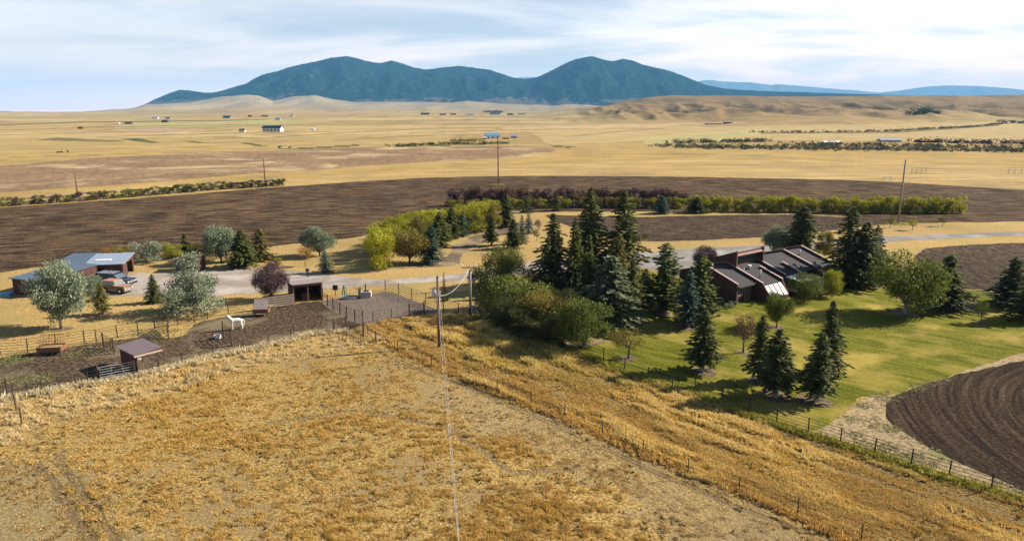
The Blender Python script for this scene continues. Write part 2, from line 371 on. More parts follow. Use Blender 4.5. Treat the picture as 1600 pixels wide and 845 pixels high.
# ------------------------------------------------------------ ground and far terrain
us = np.concatenate([np.arange(-900, -100, 16), np.arange(-100, 1700, 3.), np.arange(1700, 2500, 16)])
vs_ = np.arange(1500, 224, -1.6); Yn = np.array([float(G(800, v).y) for v in vs_])
Yf = np.geomspace(Yn[-1] * 1.01, 7600, 250)
Ya = np.concatenate([Yn, Yf]); UU, YY = np.meshgrid(us, Ya)
XX = (UU - CX) / F * (YY * cp + H * sp)
XX[0] *= 3.5; XX[0:1] = XX[0:1]
ZZ = terr(XX, YY)
PU, PV = project(XX, YY, ZZ)
cov = np.zeros(XX.shape + (4,), np.float32)
def paint(P, c_, a=1., jit=2.5, js=.6):
    ju = (fbm(XX * .05 + 3, YY * .02, 3) - .5) * jit * 6; jv = (fbm(XX * .03 + 31, YY * .012 + 5, 3) - .5) * jit * js
    m = inpoly(PU + ju, PV + jv, P)
    cov[m, :3] = c_; cov[m, 3] = a
far = YY > 450
# general colour of distant prairie
fb = fbm(XX / 90., YY / 260., 4); fb2 = fbm(XX / 300. + 7, YY / 700. + 2, 3)
gold = np.array([.34, .235, .09]); palec = np.array([.38, .29, .14]); brn = np.array([.25, .165, .08]); olv = np.array([.30, .27, .11])
base = gold[None, None] * (1 - fb[..., None]) + palec[None, None] * fb[..., None]
k = sstep(.52, .66, fb2)[..., None]; base = base * (1 - k * .6) + brn * k * .6
k = sstep(.55, .68, fbm(XX / 160. + 40, YY / 500. + 12, 4))[..., None]; base = base * (1 - k * .5) + olv * k * .5
band = fbm(XX / 900. + 3, YY / (30 + YY * .05) + 7, 3); bs_ = sstep(.5, .62, band)[..., None] * .55
base = base * (1 - bs_) + np.array([.27, .20, .105]) * bs_
b2_ = sstep(.56, .62, fbm(XX / 700. + 30, YY / (22 + YY * .04) + 70, 3))[..., None] * .55; base = base * (1 - b2_) + np.array([.46, .35, .17]) * b2_
b3_ = sstep(.62, .7, fbm(XX / 45. + 9, YY / (40 + YY * .03), 3))[..., None] * .45; base = base * (1 - b3_) + np.array([.17, .135, .06]) * b3_
kk = sstep(350, 700, YY)
cov[..., :3] = base; cov[..., 3] = kk * .9
paint([(0, 228), (110, 219), (330, 214), (330, 222), (120, 228), (0, 236)], (.34, .25, .10), .9)
paint([(200, 192), (420, 186), (500, 190), (420, 196), (180, 201)], (.33, .30, .13), .9)
paint([(170, 203), (260, 201), (330, 205), (230, 208)], (.36, .27, .19), .9)
paint([(830, 208), (1210, 197), (1600, 190), (1900, 188), (1900, 222), (1600, 224), (1210, 219), (1060, 218), (860, 226)], (.38, .29, .14), .9)
paint([(1000, 215), (1180, 203), (1210, 206), (1130, 220), (1010, 226)], (.36, .33, .15), .8)
paint([(780, 200), (1000, 193), (1150, 190), (1170, 193), (1000, 198), (800, 205)], (.42, .31, .17), .9)
for P in ([(0, 194), (130, 190), (340, 188), (420, 186), (420, 187.2), (340, 189.6), (130, 191.8), (0, 196)],
          [(55, 219), (90, 215), (130, 217.5), (190, 220), (190, 221.5), (110, 220.5)],
          [(1190, 207), (1400, 205.5), (1560, 195), (1560, 197), (1400, 208), (1190, 209)]):
    paint(P, (.13, .11, .055), .9, .4)
for P in ([(188, 217.5), (215, 216), (250, 222.5), (238, 224)], [(284, 221), (300, 220.5), (326, 223.3), (312, 224)], [(373, 223), (390, 222.5), (420, 228.5), (405, 229)],
          [(430, 233), (560, 226), (563, 228.5), (470, 234)], [(612, 228), (790, 222.5), (800, 225.5), (620, 230)], [(860, 226), (902, 229.5), (890, 231.5), (865, 229)]):
    paint(P, (.08, .095, .03), .95, 1.1, 1.4)
for A_, B_ in (((0, 246), (430, 236)), ((150, 214), (520, 205)), ((430, 214), (700, 199)), ((640, 208), (900, 201)), ((0, 211), (260, 205)), ((520, 190), (860, 188)), ((880, 214), (1040, 200)), ((300, 199), (620, 193)), ((560, 216), (680, 212)), ((0, 203), (420, 194)), ((940, 240), (1240, 243)), ((700, 182), (900, 185))):
    (ua, va), (ub, vb_) = A_, B_; um, vm = (ua + ub) / 2, (va + vb_) / 2 - 1.2
    paint([(ua, va), (um, vm), (ub, vb_), (ub, vb_ + .9), (um, vm + 1.1), (ua, va + .8)], (.18, .145, .065), .85, .5)
# dark brush and scree patches on the hills to the right
for P in ([(1130, 156), (1180, 152), (1235, 154), (1240, 160), (1180, 163), (1140, 162)], [(1250, 155), (1300, 152), (1320, 160), (1290, 164)], [(1430, 174), (1450, 171), (1465, 176), (1458, 181), (1436, 180)],
          [(1570, 170), (1610, 160), (1700, 158), (1700, 176), (1600, 172)], [(1150, 170), (1180, 168), (1195, 174), (1160, 176)], [(1330, 178), (1370, 176), (1372, 180), (1335, 181)]):
    paint(P, (.13, .12, .065), .85, 2.0)
hz_ = sstep(1100, 1500, YY) * sstep(850, 1000, PU)
cov[..., :3] = cov[..., :3] * (1 - .85 * hz_[..., None]) + np.array([.18, .12, .065]) * .85 * hz_[..., None]
hl = sstep(1250, 1600, YY) * (PU > 900); dk = sstep(.5, .62, fbm(XX / 42., YY / 90., 5, .6)) * hl
cov[..., :3] = cov[..., :3] * (1 - .7 * dk[..., None]) + np.array([.09, .075, .045]) * .7 * dk[..., None]
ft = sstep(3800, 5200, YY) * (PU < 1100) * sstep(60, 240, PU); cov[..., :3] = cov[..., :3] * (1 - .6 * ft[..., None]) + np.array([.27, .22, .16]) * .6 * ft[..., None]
# near pasture: worn grey ground, long golden growth (areas on the land)
def wpoly(P): return [tuple(G(u, v).xy) for u, v in P]
TRACK = wpoly([(-400, 700), (0, 705), (60, 716), (95, 722), (150, 770), (210, 850), (240, 1000), (-400, 1000)])
WORN = wpoly([(640, 600), (765, 612), (880, 662), (1000, 715), (1120, 775), (1300, 860), (1240, 900), (1050, 845), (960, 780), (820, 700), (700, 650)])
TALL = wpoly([(568, 512), (600, 500), (665, 492), (742, 496), (870, 540), (905, 552), (975, 582), (1085, 618), (1150, 640), (1215, 665), (1366, 712), (1548, 768), (1750, 830), (1750, 1050), (1500, 940), (1340, 852), (1246, 805), (1155, 768), (1075, 740), (941, 680), (830, 632), (768, 612), (690, 575), (620, 545)])
FRINGE = wpoly([(-120, 660), (25, 625), (120, 606), (220, 590), (333, 560), (455, 535), (540, 522), (575, 515), (590, 535), (500, 556), (380, 580), (260, 620), (150, 640), (0, 690), (-120, 720)])
nx = (fbm(XX / 3. + 5, YY / 3., 3) - .5) * 5; ny = (fbm(XX / 3. + 50, YY / 3. + 9, 3) - .5) * 5
def wmask(x, y, P, j=1.): return inpoly(x + (fbm(x / 2.5 + 5, y / 2.5, 3) - .5) * 5 * j, y + (fbm(x / 2.5 + 50, y / 2.5 + 9, 3) - .5) * 5 * j, P)
near = YY < 130
TRAILS = [[(985, 585), (1010, 612), (1038, 634), (1120, 662), (1198, 686), (1279, 722), (1363, 750), (1406, 766), (1500, 800), (1640, 852)], [(1040, 606), (1100, 632), (1200, 667), (1300, 706), (1400, 742), (1520, 785), (1660, 836)], [(86, 708), (118, 758), (150, 800), (200, 870)], [(60, 722), (96, 775), (128, 820), (160, 880)],
          [(585, 545), (640, 574), (700, 594), (790, 630), (880, 672), (1000, 727), (1120, 778), (1240, 828), (1330, 870)], [(420, 660), (560, 640), (700, 668), (800, 740), (905, 730)]]
TRAILS = [wpoly(p) for p in TRAILS]
def trail(x, y, w=.34):
    x = x + (fbm(x / 2., y / 2., 2) - .5) * .8; m = np.zeros(np.shape(x), bool)
    for T_ in TRAILS:
        for (x1, y1), (x2, y2) in zip(T_[:-1], T_[1:]):
            dx_, dy_ = x2 - x1, y2 - y1; t_ = np.clip(((x - x1) * dx_ + (y - y1) * dy_) / (dx_ * dx_ + dy_ * dy_), 0, 1)
            m |= np.hypot(x - x1 - t_ * dx_, y - y1 - t_ * dy_) < w
    return m
m = wmask(XX, YY, TRACK) & near; cov[m] = (.34, .27, .145, .7)
m = wmask(XX, YY, WORN) & near; cov[m] = (.32, .24, .125, .5)
m = wmask(XX, YY, TALL, .5) & near; cov[m] = (.29, .20, .075, .75)
m = near & (YY > 36); mm = np.zeros_like(m); mm[m] = trail(XX[m], YY[m]); cov[mm] = (.20, .145, .08, .8)
n_, m_ = XX.shape; idx = np.arange(n_ * m_).reshape(n_, m_)
Fq = np.stack([idx[:-1, :-1], idx[:-1, 1:], idx[1:, 1:], idx[1:, :-1]], -1).reshape(-1, 4)
me = npmesh('ground', np.stack([XX, YY, ZZ], -1).reshape(-1, 3), Fq, True, {'cover': ('FLOAT_COLOR', cov.reshape(-1, 4))})
tag(link('ground', me, M['ground']), kind='structure')
# mountains
SILU = [(-200, 185), (150, 178), (205, 171), (228, 163), (245, 155), (262, 148), (284, 140.5), (300, 142), (322, 145), (335, 145), (350, 142), (370, 136), (388, 131), (400, 124), (415, 117), (440, 111), (455, 106), (475, 101), (500, 96), (522, 91), (546, 88), (560, 91), (580, 97), (598, 99), (614, 95), (630, 99), (650, 106), (668, 109), (700, 105), (720, 103.5), (740, 106), (765, 109), (780, 114), (800, 121), (820, 124), (838, 121), (858, 112), (870, 106), (885, 98), (900, 92), (922, 88), (940, 93), (955, 96), (970, 92), (985, 95), (1000, 101), (1020, 106), (1040, 110), (1060, 117), (1080, 125), (1100, 133), (1130, 139), (1160, 141), (1200, 143), (1300, 146), (1380, 148.5), (1480, 151), (1700, 156), (2300, 170)]
def ridge_mesh(name, sil, Y0, Yr, Y1, step, rows, amp, mat, foot=None, seed=0):
    su = [a for a, b in sil]; sv = [b for a, b in sil]
    U = np.arange(su[0], su[-1], step); T = np.linspace(0, 1, rows)
    UU, TT = np.meshgrid(U, T); YR = Yr + 700 * (fbm(UU / 150. + seed, UU * 0 + seed, 2) - .5)
    tr = .68
    YY = np.where(TT < tr, Y0 + (YR - Y0) * TT / tr, YR + (Y1 - YR) * (TT - tr) / (1 - tr))
    sv_ = np.interp(UU, su, sv)
    # smaller treetop raggedness
    hr = v2h(sv_, YR) ; h0 = v2h(np.interp(UU, su, [177.] * len(su)) if foot is None else np.interp(UU, foot[0], foot[1]) + 5, Y0 + 0 * UU)
    q = np.clip(TT / tr, 0, 1); prof = np.sin(q * math.pi / 2) ** 1.15
    X = (UU - CX) / F * (YY * cp + H * sp)
    rv = 1 - np.abs(2 * fbm(X / 620. + seed, YY / 1900. + seed + TT * 1.2, 4) - 1)
    rv2 = 1 - np.abs(2 * fbm(X / 190. + seed, YY / 600. + TT, 3) - 1)
    env = np.clip(4 * q * (1 - q), 0, 1)
    h = h0 + (hr - h0) * (prof * (1 - amp * env * (1 - rv)) - amp * .42 * env * (1 - rv2))
    b = np.clip((TT - tr) / (1 - tr), 0, 1); h = np.where(TT > tr, hr * (1 - b * b * .9), h)
    h = h + (fbm(X / 26., YY / 26., 2) - .5) * 9 * np.clip((hr - h0) / 200, 0, 1)
    idx = np.arange(UU.size).reshape(UU.shape)
    Fq = np.stack([idx[:-1, :-1], idx[:-1, 1:], idx[1:, 1:], idx[1:, :-1]], -1).reshape(-1, 4)
    return tag(link(name, npmesh(name, np.stack([X, YY, h], -1).reshape(-1, 3), Fq, True), mat), kind='structure')
def forest_mat(name, c1, c2, clear, fs=.02):
    m, t, b = newmat(name); P = pos(t)
    n1_ = noise(t, P, fs, 6, .7); n2_ = noise(t, P, .0022, 5, .62)
    cc = ramp(t, n1_, [(.42, c1), (.58, c2)])
    sz = mk(t, 'ShaderNodeSeparateXYZ'); t.links.new(P, sz.inputs[0])
    lo_ = mk(t, 'ShaderNodeMapRange'); t.links.new(sz.outputs[2], lo_.inputs['Value']); lo_.inputs['From Min'].default_value = 90; lo_.inputs['From Max'].default_value = 230; lo_.inputs['To Min'].default_value = .17; lo_.inputs['To Max'].default_value = 0
    n3_ = noise(t, P, .006, 5, .65)
    cc = mixc(t, ramp(t, math_(t, 'ADD', math_(t, 'ADD', math_(t, 'MULTIPLY', n2_, .5), math_(t, 'MULTIPLY', n3_, .5)), lo_.outputs[0]), [(.635, BW[0]), (.66, BW[1])]), cc, clear)
    t.links.new(cc, b.inputs['Base Color']); b.inputs['Roughness'].default_value = 1; b.inputs['Specular IOR Level'].default_value = 0
    bump(t, b, n1_, 34, 1.); return m
M['forest'] = forest_mat('forested slopes', (.001, .008, .008), (.022, .055, .042), (.12, .11, .08), .03)
ridge_mesh('mountains', SILU, 6850, 8600, 11000, 2.5, 170, .55, M['forest'], (FOOT_U, FOOT_V), 3)
M['hazed_hills'] = forest_mat('far hills with haze in colour', (.10, .10, .09), (.18, .17, .15), (.22, .2, .16))  # forested hills in reality; base colour lightened to stand in for distance haze
ridge_mesh('distant_hills', [(700, 172), (780, 128), (800, 122), (830, 120.5), (860, 122), (960, 140), (1040, 140), (1095, 126), (1110, 125.5), (1130, 128), (1170, 129), (1200, 133), (1215, 132), (1240, 134), (1300, 139), (1340, 142), (1370, 145), (1400, 142), (1440, 136), (1480, 133.5), (1530, 135), (1580, 139), (1620, 144), (1800, 150), (2200, 172)],
           19000, 21500, 25500, 5, 60, .3, M['hazed_hills'], None, 9)
# ------------------------------------------------------------ fields as sheets of their own
LAYER = [0]
def sheet(name, P, mat, z, jit=1.0, closed=True, world=False, step=None):
    W = P if world else [tuple(G(u, v).xy) for u, v in P]
    n = len(W); out = []
    for i in range(n):
        p0, p1, p2, p3 = (Vector(W[(i + k) % n]) for k in (-1, 0, 1, 2))
        d = (p2 - p1).length; dist = max(30, (p1.y + p2.y) / 2); st = max(.25, dist * .004) if not step else step
        kk = max(1, min(90, int(d / st)))
        # centripetal-like damping: tangents limited by the segment's own length
        t1 = (p2 - p0); t2 = (p3 - p1)
        t1 = t1.normalized() * min(t1.length * .5, d * .8) if t1.length else t1
        t2 = t2.normalized() * min(t2.length * .5, d * .8) if t2.length else t2
        for j in range(kk):
            s = j / kk; s2, s3 = s * s, s * s * s
            out.append(p1 * (2 * s3 - 3 * s2 + 1) + t1 * (s3 - 2 * s2 + s) + p2 * (-2 * s3 + 3 * s2) + t2 * (s3 - s2))
    A = np.array([[p.x, p.y] for p in out])
    sc_ = np.clip(A[:, 1] / 100., .4, 4)
    A[:, 0] += ((fbm(A[:, 0] / .9, A[:, 1] / .9 + z * 900, 3) - .5) * 1.3 + (fbm(A[:, 0] / 6., A[:, 1] / 6., 2) - .5) * 1.5) * jit * sc_ * .6
    A[:, 1] += ((fbm(A[:, 0] / .9 + 70, A[:, 1] / .9 + 30, 3) - .5) * 1.3 + (fbm(A[:, 0] / 6. + 9, A[:, 1] / 6., 2) - .5) * 1.5) * jit * sc_ * .6
    vs = [Vector((a, b, z)) for a, b in A]
    tris = geometry.tessellate_polygon([vs])
    me = bpy.data.meshes.new(name); me.from_pydata([tuple(v) for v in vs], [], [tuple(t) for t in tris])
    bm = bmesh.new(); bm.from_mesh(me)
    for f in bm.faces:
        f.normal_update()
        if f.normal.z < 0: f.normal_flip()
    bm.to_mesh(me); bm.free()
    return tag(link(name, me, mat), kind='structure')
M['plough1'] = ground_mat('ploughed soil wide', (.024, .015, .009), (.066, .042, .025), (.17, .112, .062), 1.9, .07, .5, rw=.55, rows=(40, -420, 1.9, 90), speck=((.38, .29, .14), 1.1, .645), patchcol=(.105, .068, .037), pm=(.54, .66))
M['plough2'] = ground_mat('ploughed soil strip', (.026, .017, .012), (.056, .037, .026), (.13, .09, .058), 1.7, .07, .2, rows=(60, -600, .9, 200), speck=((.36, .29, .17), 1.3, .70))
M['plough3'] = ground_mat('ploughed soil arcs', (.018, .012, .008), (.042, .028, .019), (.098, .068, .044), 3.4, .07, .4, rw=.45, rows=(61, 47, .42, 2.2), speck=((.36, .29, .17), 2.5, .70))
M['plough4'] = ground_mat('ploughed soil far right', (.026, .017, .012), (.058, .039, .027), (.13, .092, .06), 2., .07, .2, rows=(150, 110, .9, 30), speck=((.42, .35, .2), 1.2, .66))
M['stubble'] = ground_mat('brown stubble', (.15, .092, .052), (.22, .142, .082), (.32, .22, .125), .6, .02, .1, rows=(500, -2500, 3.2, 900), patchcol=(.40, .30, .17), pm=(.52, .62))
M['lawn'] = ground_mat('mown lawn', (.055, .066, .006), (.115, .122, .012), (.20, .18, .03), 4., .11, .03, rows=(300, 400, .9, 60), patchcol=(.29, .225, .055), pm=(.48, .62))
M['gravel'] = ground_mat('gravel', (.17, .14, .12), (.245, .205, .175), (.33, .285, .25), 5., .15, .02, patchcol=(.40, .36, .33), pm=(.45, .65))
M['asphalt'] = ground_mat('worn asphalt', (.15, .135, .125), (.20, .185, .17), (.26, .24, .22), 4., .15, .01, patchcol=(.31, .30, .29), pm=(.45, .65))
M['corral'] = ground_mat('trampled corral dirt', (.03, .019, .012), (.068, .046, .031), (.15, .108, .072), 2.4, .16, .1, patchcol=(.17, .135, .085), pm=(.52, .66), speck=((.33, .27, .16), 3., .69))
M['pen'] = ground_mat('pen gravel', (.08, .06, .048), (.14, .11, .09), (.26, .21, .17), 5., .15, .05, speck=((.42, .36, .28), 5., .68))
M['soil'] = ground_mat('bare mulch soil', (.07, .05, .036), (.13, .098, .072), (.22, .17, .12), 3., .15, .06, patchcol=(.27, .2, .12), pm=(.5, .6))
M['straw'] = ground_mat('bleached mown grass', (.25, .165, .06), (.37, .25, .098), (.48, .35, .16), 3.0, .10, .08, patchcol=(.30, .235, .09), pm=(.48, .64))
M['drydirt'] = ground_mat('dry weedy dirt', (.19, .135, .07), (.31, .235, .135), (.43, .34, .20), 3., .2, .08, patchcol=(.20, .21, .08), pm=(.56, .66), speck=((.13, .15, .05), 2.4, .66))
M['pasture_far'] = ground_mat('far straw field', (.28, .19, .075), (.37, .26, .108), (.45, .33, .155), .5, .02, .12, patchcol=(.27, .20, .095), pm=(.52, .66), rw=.55, rows=(500, -2500, 5, 40))
sheet('straw_field', [(-700, 330), (-300, 321), (0, 309), (150, 297), (420, 281), (640, 268), (860, 256), (1000, 250), (1300, 252), (1600, 260), (2300, 275), (2300, 335), (1700, 306), (1600, 297), (1500, 291), (1400, 284), (1100, 276), (900, 274), (700, 276), (560, 282), (430, 292), (0, 324), (-700, 380)], M['pasture_far'], .012)
sheet('stubble_field', [(-900, 292), (-300, 272), (0, 259), (150, 247), (300, 240), (420, 236), (560, 231), (700, 229.5), (820, 228.5), (860, 230.5), (866, 235), (850, 241), (800, 247), (700, 252), (600, 257), (500, 265), (400, 271), (250, 284), (100, 294), (0, 301), (-300, 318), (-900, 352)], M['stubble'], .024)
sheet('mown_grass', [(-300, 520), (-300, 470), (0, 425), (57, 416), (250, 402), (432, 383), (525, 374), (560, 370), (590, 362), (665, 330), (760, 326), (1000, 328), (1250, 333), (1600, 343), (1900, 350), (1900, 395), (1600, 380), (1450, 392), (1380, 440), (1180, 420), (1060, 436), (850, 432), (742, 440), (745, 492), (690, 486), (640, 468), (602, 455), (507, 470), (398, 487), (304, 503), (217, 524), (132, 538), (0, 553), (-300, 590)], M['straw'], .012, .5)
sheet('ploughed_field', [(-700, 385), (-300, 350), (0, 325), (200, 311), (430, 293), (560, 284), (700, 277), (900, 275), (1100, 277), (1300, 281), (1400, 285), (1500, 291), (1600, 297), (1750, 306), (2200, 335), (2200, 370), (1750, 349), (1600, 346.5), (1400, 348), (1300, 337), (1100, 331), (840, 330.5), (700, 329), (667, 331), (646, 338), (620, 350), (590, 363), (560, 370), (525, 375), (432, 384), (330, 396), (250, 403), (57, 418), (0, 426), (-300, 470), (-700, 560)], M['plough1'], .03)
sheet('inner_ploughed_strip', [(855, 336), (900, 337), (990, 339.5), (1140, 336.5), (1240, 335.5), (1330, 340), (1450, 346), (1407, 348.8), (1352, 353.5), (1250, 366), (1160, 372), (1100, 375.5), (1000, 376.5), (940, 366), (885, 351)], M['plough2'], .042)
sheet('right_ploughed_field', [(1430, 396), (1453, 388.5), (1534, 382), (1600, 379.5), (1750, 376), (1950, 372), (1950, 490), (1700, 478), (1600, 470), (1577, 465), (1545, 453), (1509, 451), (1475, 440), (1445, 420)], M['plough4'], .03)
sheet('dry_verge', [(1215, 664), (1290, 660), (1330, 640), (1360, 615), (1440, 595), (1600, 552), (1800, 500), (1800, 880), (1548, 768), (1366, 711)], M['drydirt'], .012, 1.4)
sheet('lawn', [(742, 442), (830, 432), (1000, 419), (1060, 433), (1180, 420), (1300, 425), (1378, 440), (1470, 448), (1509, 453), (1545, 455), (1577, 467), (1640, 474), (1900, 505), (1900, 520), (1700, 530), (1600, 548), (1500, 583), (1432, 602), (1392, 614), (1345, 618), (1322, 643), (1305, 657), (1262, 676), (1215, 664), (1150, 633), (1085, 617), (975, 582), (910, 551), (860, 535), (760, 496)], M['lawn'], .024, 1.3)
sheet('lower_ploughed_field', [(1384, 634), (1393, 620), (1430, 605), (1500, 585), (1600, 563), (1800, 520), (2100, 480), (2100, 900), (1800, 845), (1600, 767), (1560, 748), (1500, 722), (1440, 692), (1400, 666), (1386, 648)], M['plough3'], .036, .8)
sheet('gravel_yard', [(130, 452), (160, 436), (213, 427), (240, 428), (300, 423), (336, 421), (378, 420), (432, 421), (495, 427), (540, 433), (600, 437), (650, 434), (700, 430), (750, 422), (800, 414.5), (850, 409), (850, 425), (800, 431), (740, 437), (700, 440), (650, 442), (600, 446), (560, 448), (506, 452), (438, 456), (400, 458), (351, 461), (300, 463), (253, 460), (200, 462), (150, 464)], M['gravel'], .03, .5)
sheet('driveway', [(846, 410), (930, 401), (1000, 394), (1080, 389), (1186, 383.5), (1250, 379), (1377, 370.5), (1480, 366), (1600, 362), (1900, 354), (1900, 361), (1600, 368), (1480, 373), (1377, 378.5), (1260, 388), (1200, 394), (1150, 408), (1100, 432), (1050, 431), (1020, 421), (985, 418), (930, 424), (846, 426)], M['asphalt'], .036, .4)
sheet('corral_ground', [(-160, 590), (0, 559), (44, 552), (132, 539), (184, 531), (217, 526), (242, 515), (262, 529), (287, 524), (306, 506), (325, 500), (357, 494), (398, 488), (440, 478), (460, 475), (503, 471), (542, 500), (566, 508), (540, 520), (521, 519), (488, 523), (455, 533), (420, 541), (381, 549), (333, 558), (285, 571), (217, 590), (160, 599), (119, 606), (60, 615), (21, 623), (-160, 680)], M['corral'], .024)
sheet('gravel_pen', [(505, 471), (560, 464), (602, 455.5), (623, 460), (643, 468), (665, 477), (694, 488), (662, 491), (640, 495), (612, 500), (583, 505), (568, 508), (542, 500)], M['pen'], .03, .5)
sheet('soil_bed', [(600, 420), (650, 412), (700, 400), (710, 385), (740, 370), (770, 360), (800, 352), (820, 345), (838, 350), (810, 360), (775, 372), (740, 385), (722, 400), (710, 414), (650, 418)], M['soil'], .027, 1)
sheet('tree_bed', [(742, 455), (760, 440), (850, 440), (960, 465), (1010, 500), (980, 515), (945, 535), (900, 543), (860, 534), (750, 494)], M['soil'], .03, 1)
sheet('flower_bed', [(1452, 468), (1500, 466), (1530, 474), (1525, 482), (1480, 488), (1455, 484)], M['soil'], .03, .6)
exec_trees = True
# ------------------------------------------------------------ grass tufts
rng = np.random.RandomState(11)
def tufts(name, XY, hh, ww, tint, blades, lean=.45):
    n = len(XY); nb = n * blades
    b = np.repeat(XY, blades, 0); hb = np.repeat(hh, blades) * rng.uniform(.55, 1.15, nb); wb = np.repeat(ww, blades)
    a = rng.uniform(0, 2 * np.pi, nb); rr = rng.uniform(0, 1, nb) ** .6
    ox, oy = np.cos(a) * rr * wb, np.sin(a) * rr * wb
    bx = b[:, 0] + ox * .7; by = b[:, 1] + oy * .7
    tx = b[:, 0] + ox * (.7 + lean * 2) + rng.normal(0, .3, nb) * hb; ty = b[:, 1] + oy * (.7 + lean * 2) + rng.normal(0, .3, nb) * hb
    sa = rng.uniform(0, np.pi, nb); bw = wb * .2 + hb * .07; sxx, syy = np.cos(sa) * bw, np.sin(sa) * bw
    V = np.zeros((nb, 3, 3)); V[:, 0] = np.stack([bx - sxx, by - syy, 0 * bx + .01], 1); V[:, 1] = np.stack([bx + sxx, by + syy, 0 * bx + .01], 1)
    V[:, 2] = np.stack([tx, ty, hb], 1)
    T = np.repeat(tint * rng.uniform(.72, 1.2, (n, 1)), blades, 0) * rng.uniform(.75, 1.25, (nb, 1)); T = np.clip(T, 0, 1)
    colr = np.ones((nb, 3, 4), np.float32); colr[..., :3] = T[:, None]
    me = npmesh(name, V.reshape(-1, 3), np.arange(nb * 3).reshape(-1, 3), False, {'tint': ('FLOAT_COLOR', colr.reshape(-1, 4))})
    return tag(link(name, me, M['tuft']), kind='stuff')
def scatter(n, v0, v1, u0=-60, u1=1660, p=1.6):
    """random spots on the ground, thinning with distance"""
    y0, y1 = float(G(800, v0).y), float(G(800, v1).y)
    p = p + 1e-4; q = rng.uniform(0, 1, n); Y = (y0 ** (1 - p) + q * (y1 ** (1 - p) - y0 ** (1 - p))) ** (1 / (1 - p))
    X = (rng.uniform(u0, u1, n) - CX) / F * (Y * cp + H * sp); return np.stack([X, Y], 1)
CORR = wpoly([(-160, 580), (0, 556), (184, 528), (304, 502), (440, 476), (503, 468), (604, 453), (694, 487), (566, 510), (521, 519), (455, 533), (381, 549), (285, 571), (217, 590), (119, 606), (21, 623), (-160, 680)])
FENCEL = wpoly([(-300, 690), (21, 623), (217, 590), (333, 557), (455, 532), (540, 519), (566, 509), (600, 500), (665, 492), (742, 496), (905, 551), (975, 582), (1085, 617), (1215, 665), (1366, 712), (1548, 768), (1750, 830), (1750, 1200), (-300, 1200)])
P_ = scatter(480000, 900, 488); inn = inpoly(P_[:, 0], P_[:, 1], FENCEL); P_ = P_[inn]
tall = wmask(P_[:, 0], P_[:, 1], TALL, .35); frg = wmask(P_[:, 0], P_[:, 1], FRINGE, .8); trk = wmask(P_[:, 0], P_[:, 1], TRACK); wrn = wmask(P_[:, 0], P_[:, 1], WORN)
c1 = fbm(P_[:, 0] / .55, P_[:, 1] / .55, 3); c2 = fbm(P_[:, 0] / 5. + 9, P_[:, 1] / 5., 4); c3 = fbm(P_[:, 0] / 14. + 3, P_[:, 1] / 14. + 7, 3)
gl = np.array([.60, .39, .10]); st = np.array([.70, .50, .19]); br = np.array([.36, .22, .065]); gy = np.array([.45, .35, .19]); pa = np.array([.78, .66, .42])
def lerp(a, b, k): return a * (1 - k[:, None]) + b * k[:, None]
tint = lerp(lerp(np.tile(st, (len(P_), 1)), gl, sstep(.42, .70, c2) * .6 + .25 * sstep(.5, .7, c1)), br, sstep(.62, .78, c1) * .5)
tint = lerp(tint, gy, sstep(.50, .36, c2) * .0 + (trk * .5 + wrn * .3))
tint = lerp(tint, pa, sstep(.58, .7, c3) * .4)
keep = rng.uniform(0, 1, len(P_)) < np.clip(.42 + 2.6 * (c1 - .45) + .6 * (c2 - .5) - .2 * (trk | wrn), .14, 1)
tr_ = trail(P_[:, 0], P_[:, 1]); short = ~tall & keep & ~(tr_ & (rng.uniform(0, 1, len(P_)) < .8))
hh = (.04 + .13 * sstep(.4, .75, c1) + .10 * sstep(.5, .7, c2)) * np.where(trk | wrn, .6, 1) * np.where(frg, 2.0, 1)
tint = np.where(frg[:, None], lerp(tint, pa, sstep(.3, .6, c1) * .5), tint)
tufts('pasture_grass', P_[short], hh[short], .04 + .06 * c1[short], tint[short], 5)
PD = scatter(9000, 900, 500); PD = PD[inpoly(PD[:, 0], PD[:, 1], FENCEL)]; PD = PD[rng.uniform(0, 1, len(PD)) < sstep(.45, .7, fbm(PD[:, 0] / 3., PD[:, 1] / 3., 3))]
tufts('pasture_weeds', PD, rng.uniform(.05, .18, len(PD)), rng.uniform(.08, .2, len(PD)), np.tile(np.array([.14, .10, .045]), (len(PD), 1)) * rng.uniform(.5, 1.3, (len(PD), 1)), 9)
P2 = scatter(230000, 900, 488, 540, 1660, 1.2); tl_ = wmask(P2[:, 0], P2[:, 1], TALL, .35) & inpoly(P2[:, 0], P2[:, 1], FENCEL); P2 = P2[tl_]; P2 = P2[~(trail(P2[:, 0], P2[:, 1]) & (rng.uniform(0, 1, len(P2)) < .85))]
al = P2[:, 0] * .66 - P2[:, 1] * .75; ac = P2[:, 0] * .75 + P2[:, 1] * .66; d1 = fbm(al / 2.6, ac / 1.0, 3); d2 = fbm(al / 14. + 9, ac / 4., 3); d3 = fbm(P2[:, 0] / 16. + 1, P2[:, 1] / 16., 2)
gt = np.array([.70, .48, .14]); gp = np.array([.76, .57, .22]); gb = np.array([.50, .32, .10]); gg = np.array([.42, .38, .08])
t2 = lerp(lerp(np.tile(gt, (len(P2), 1)), gp, sstep(.45, .65, d1)), gb, sstep(.46, .62, d2) * .75); t2 = lerp(t2, gg, sstep(.62, .72, d3) * .35)
k2 = rng.uniform(0, 1, len(P2)) < np.clip(.5 + 2. * (d1 - .4), .2, 1)
h2 = (.20 + .28 * sstep(.35, .7, d1)) * (1.15 - .6 * sstep(.48, .62, d2)) * np.clip(1.25 - .03 * np.maximum(0, P2[:, 0] + 4), .5, 1.25)
tufts('tall_golden_grass', P2[k2], h2[k2], .06 + .11 * d1[k2], t2[k2], 7, .35)
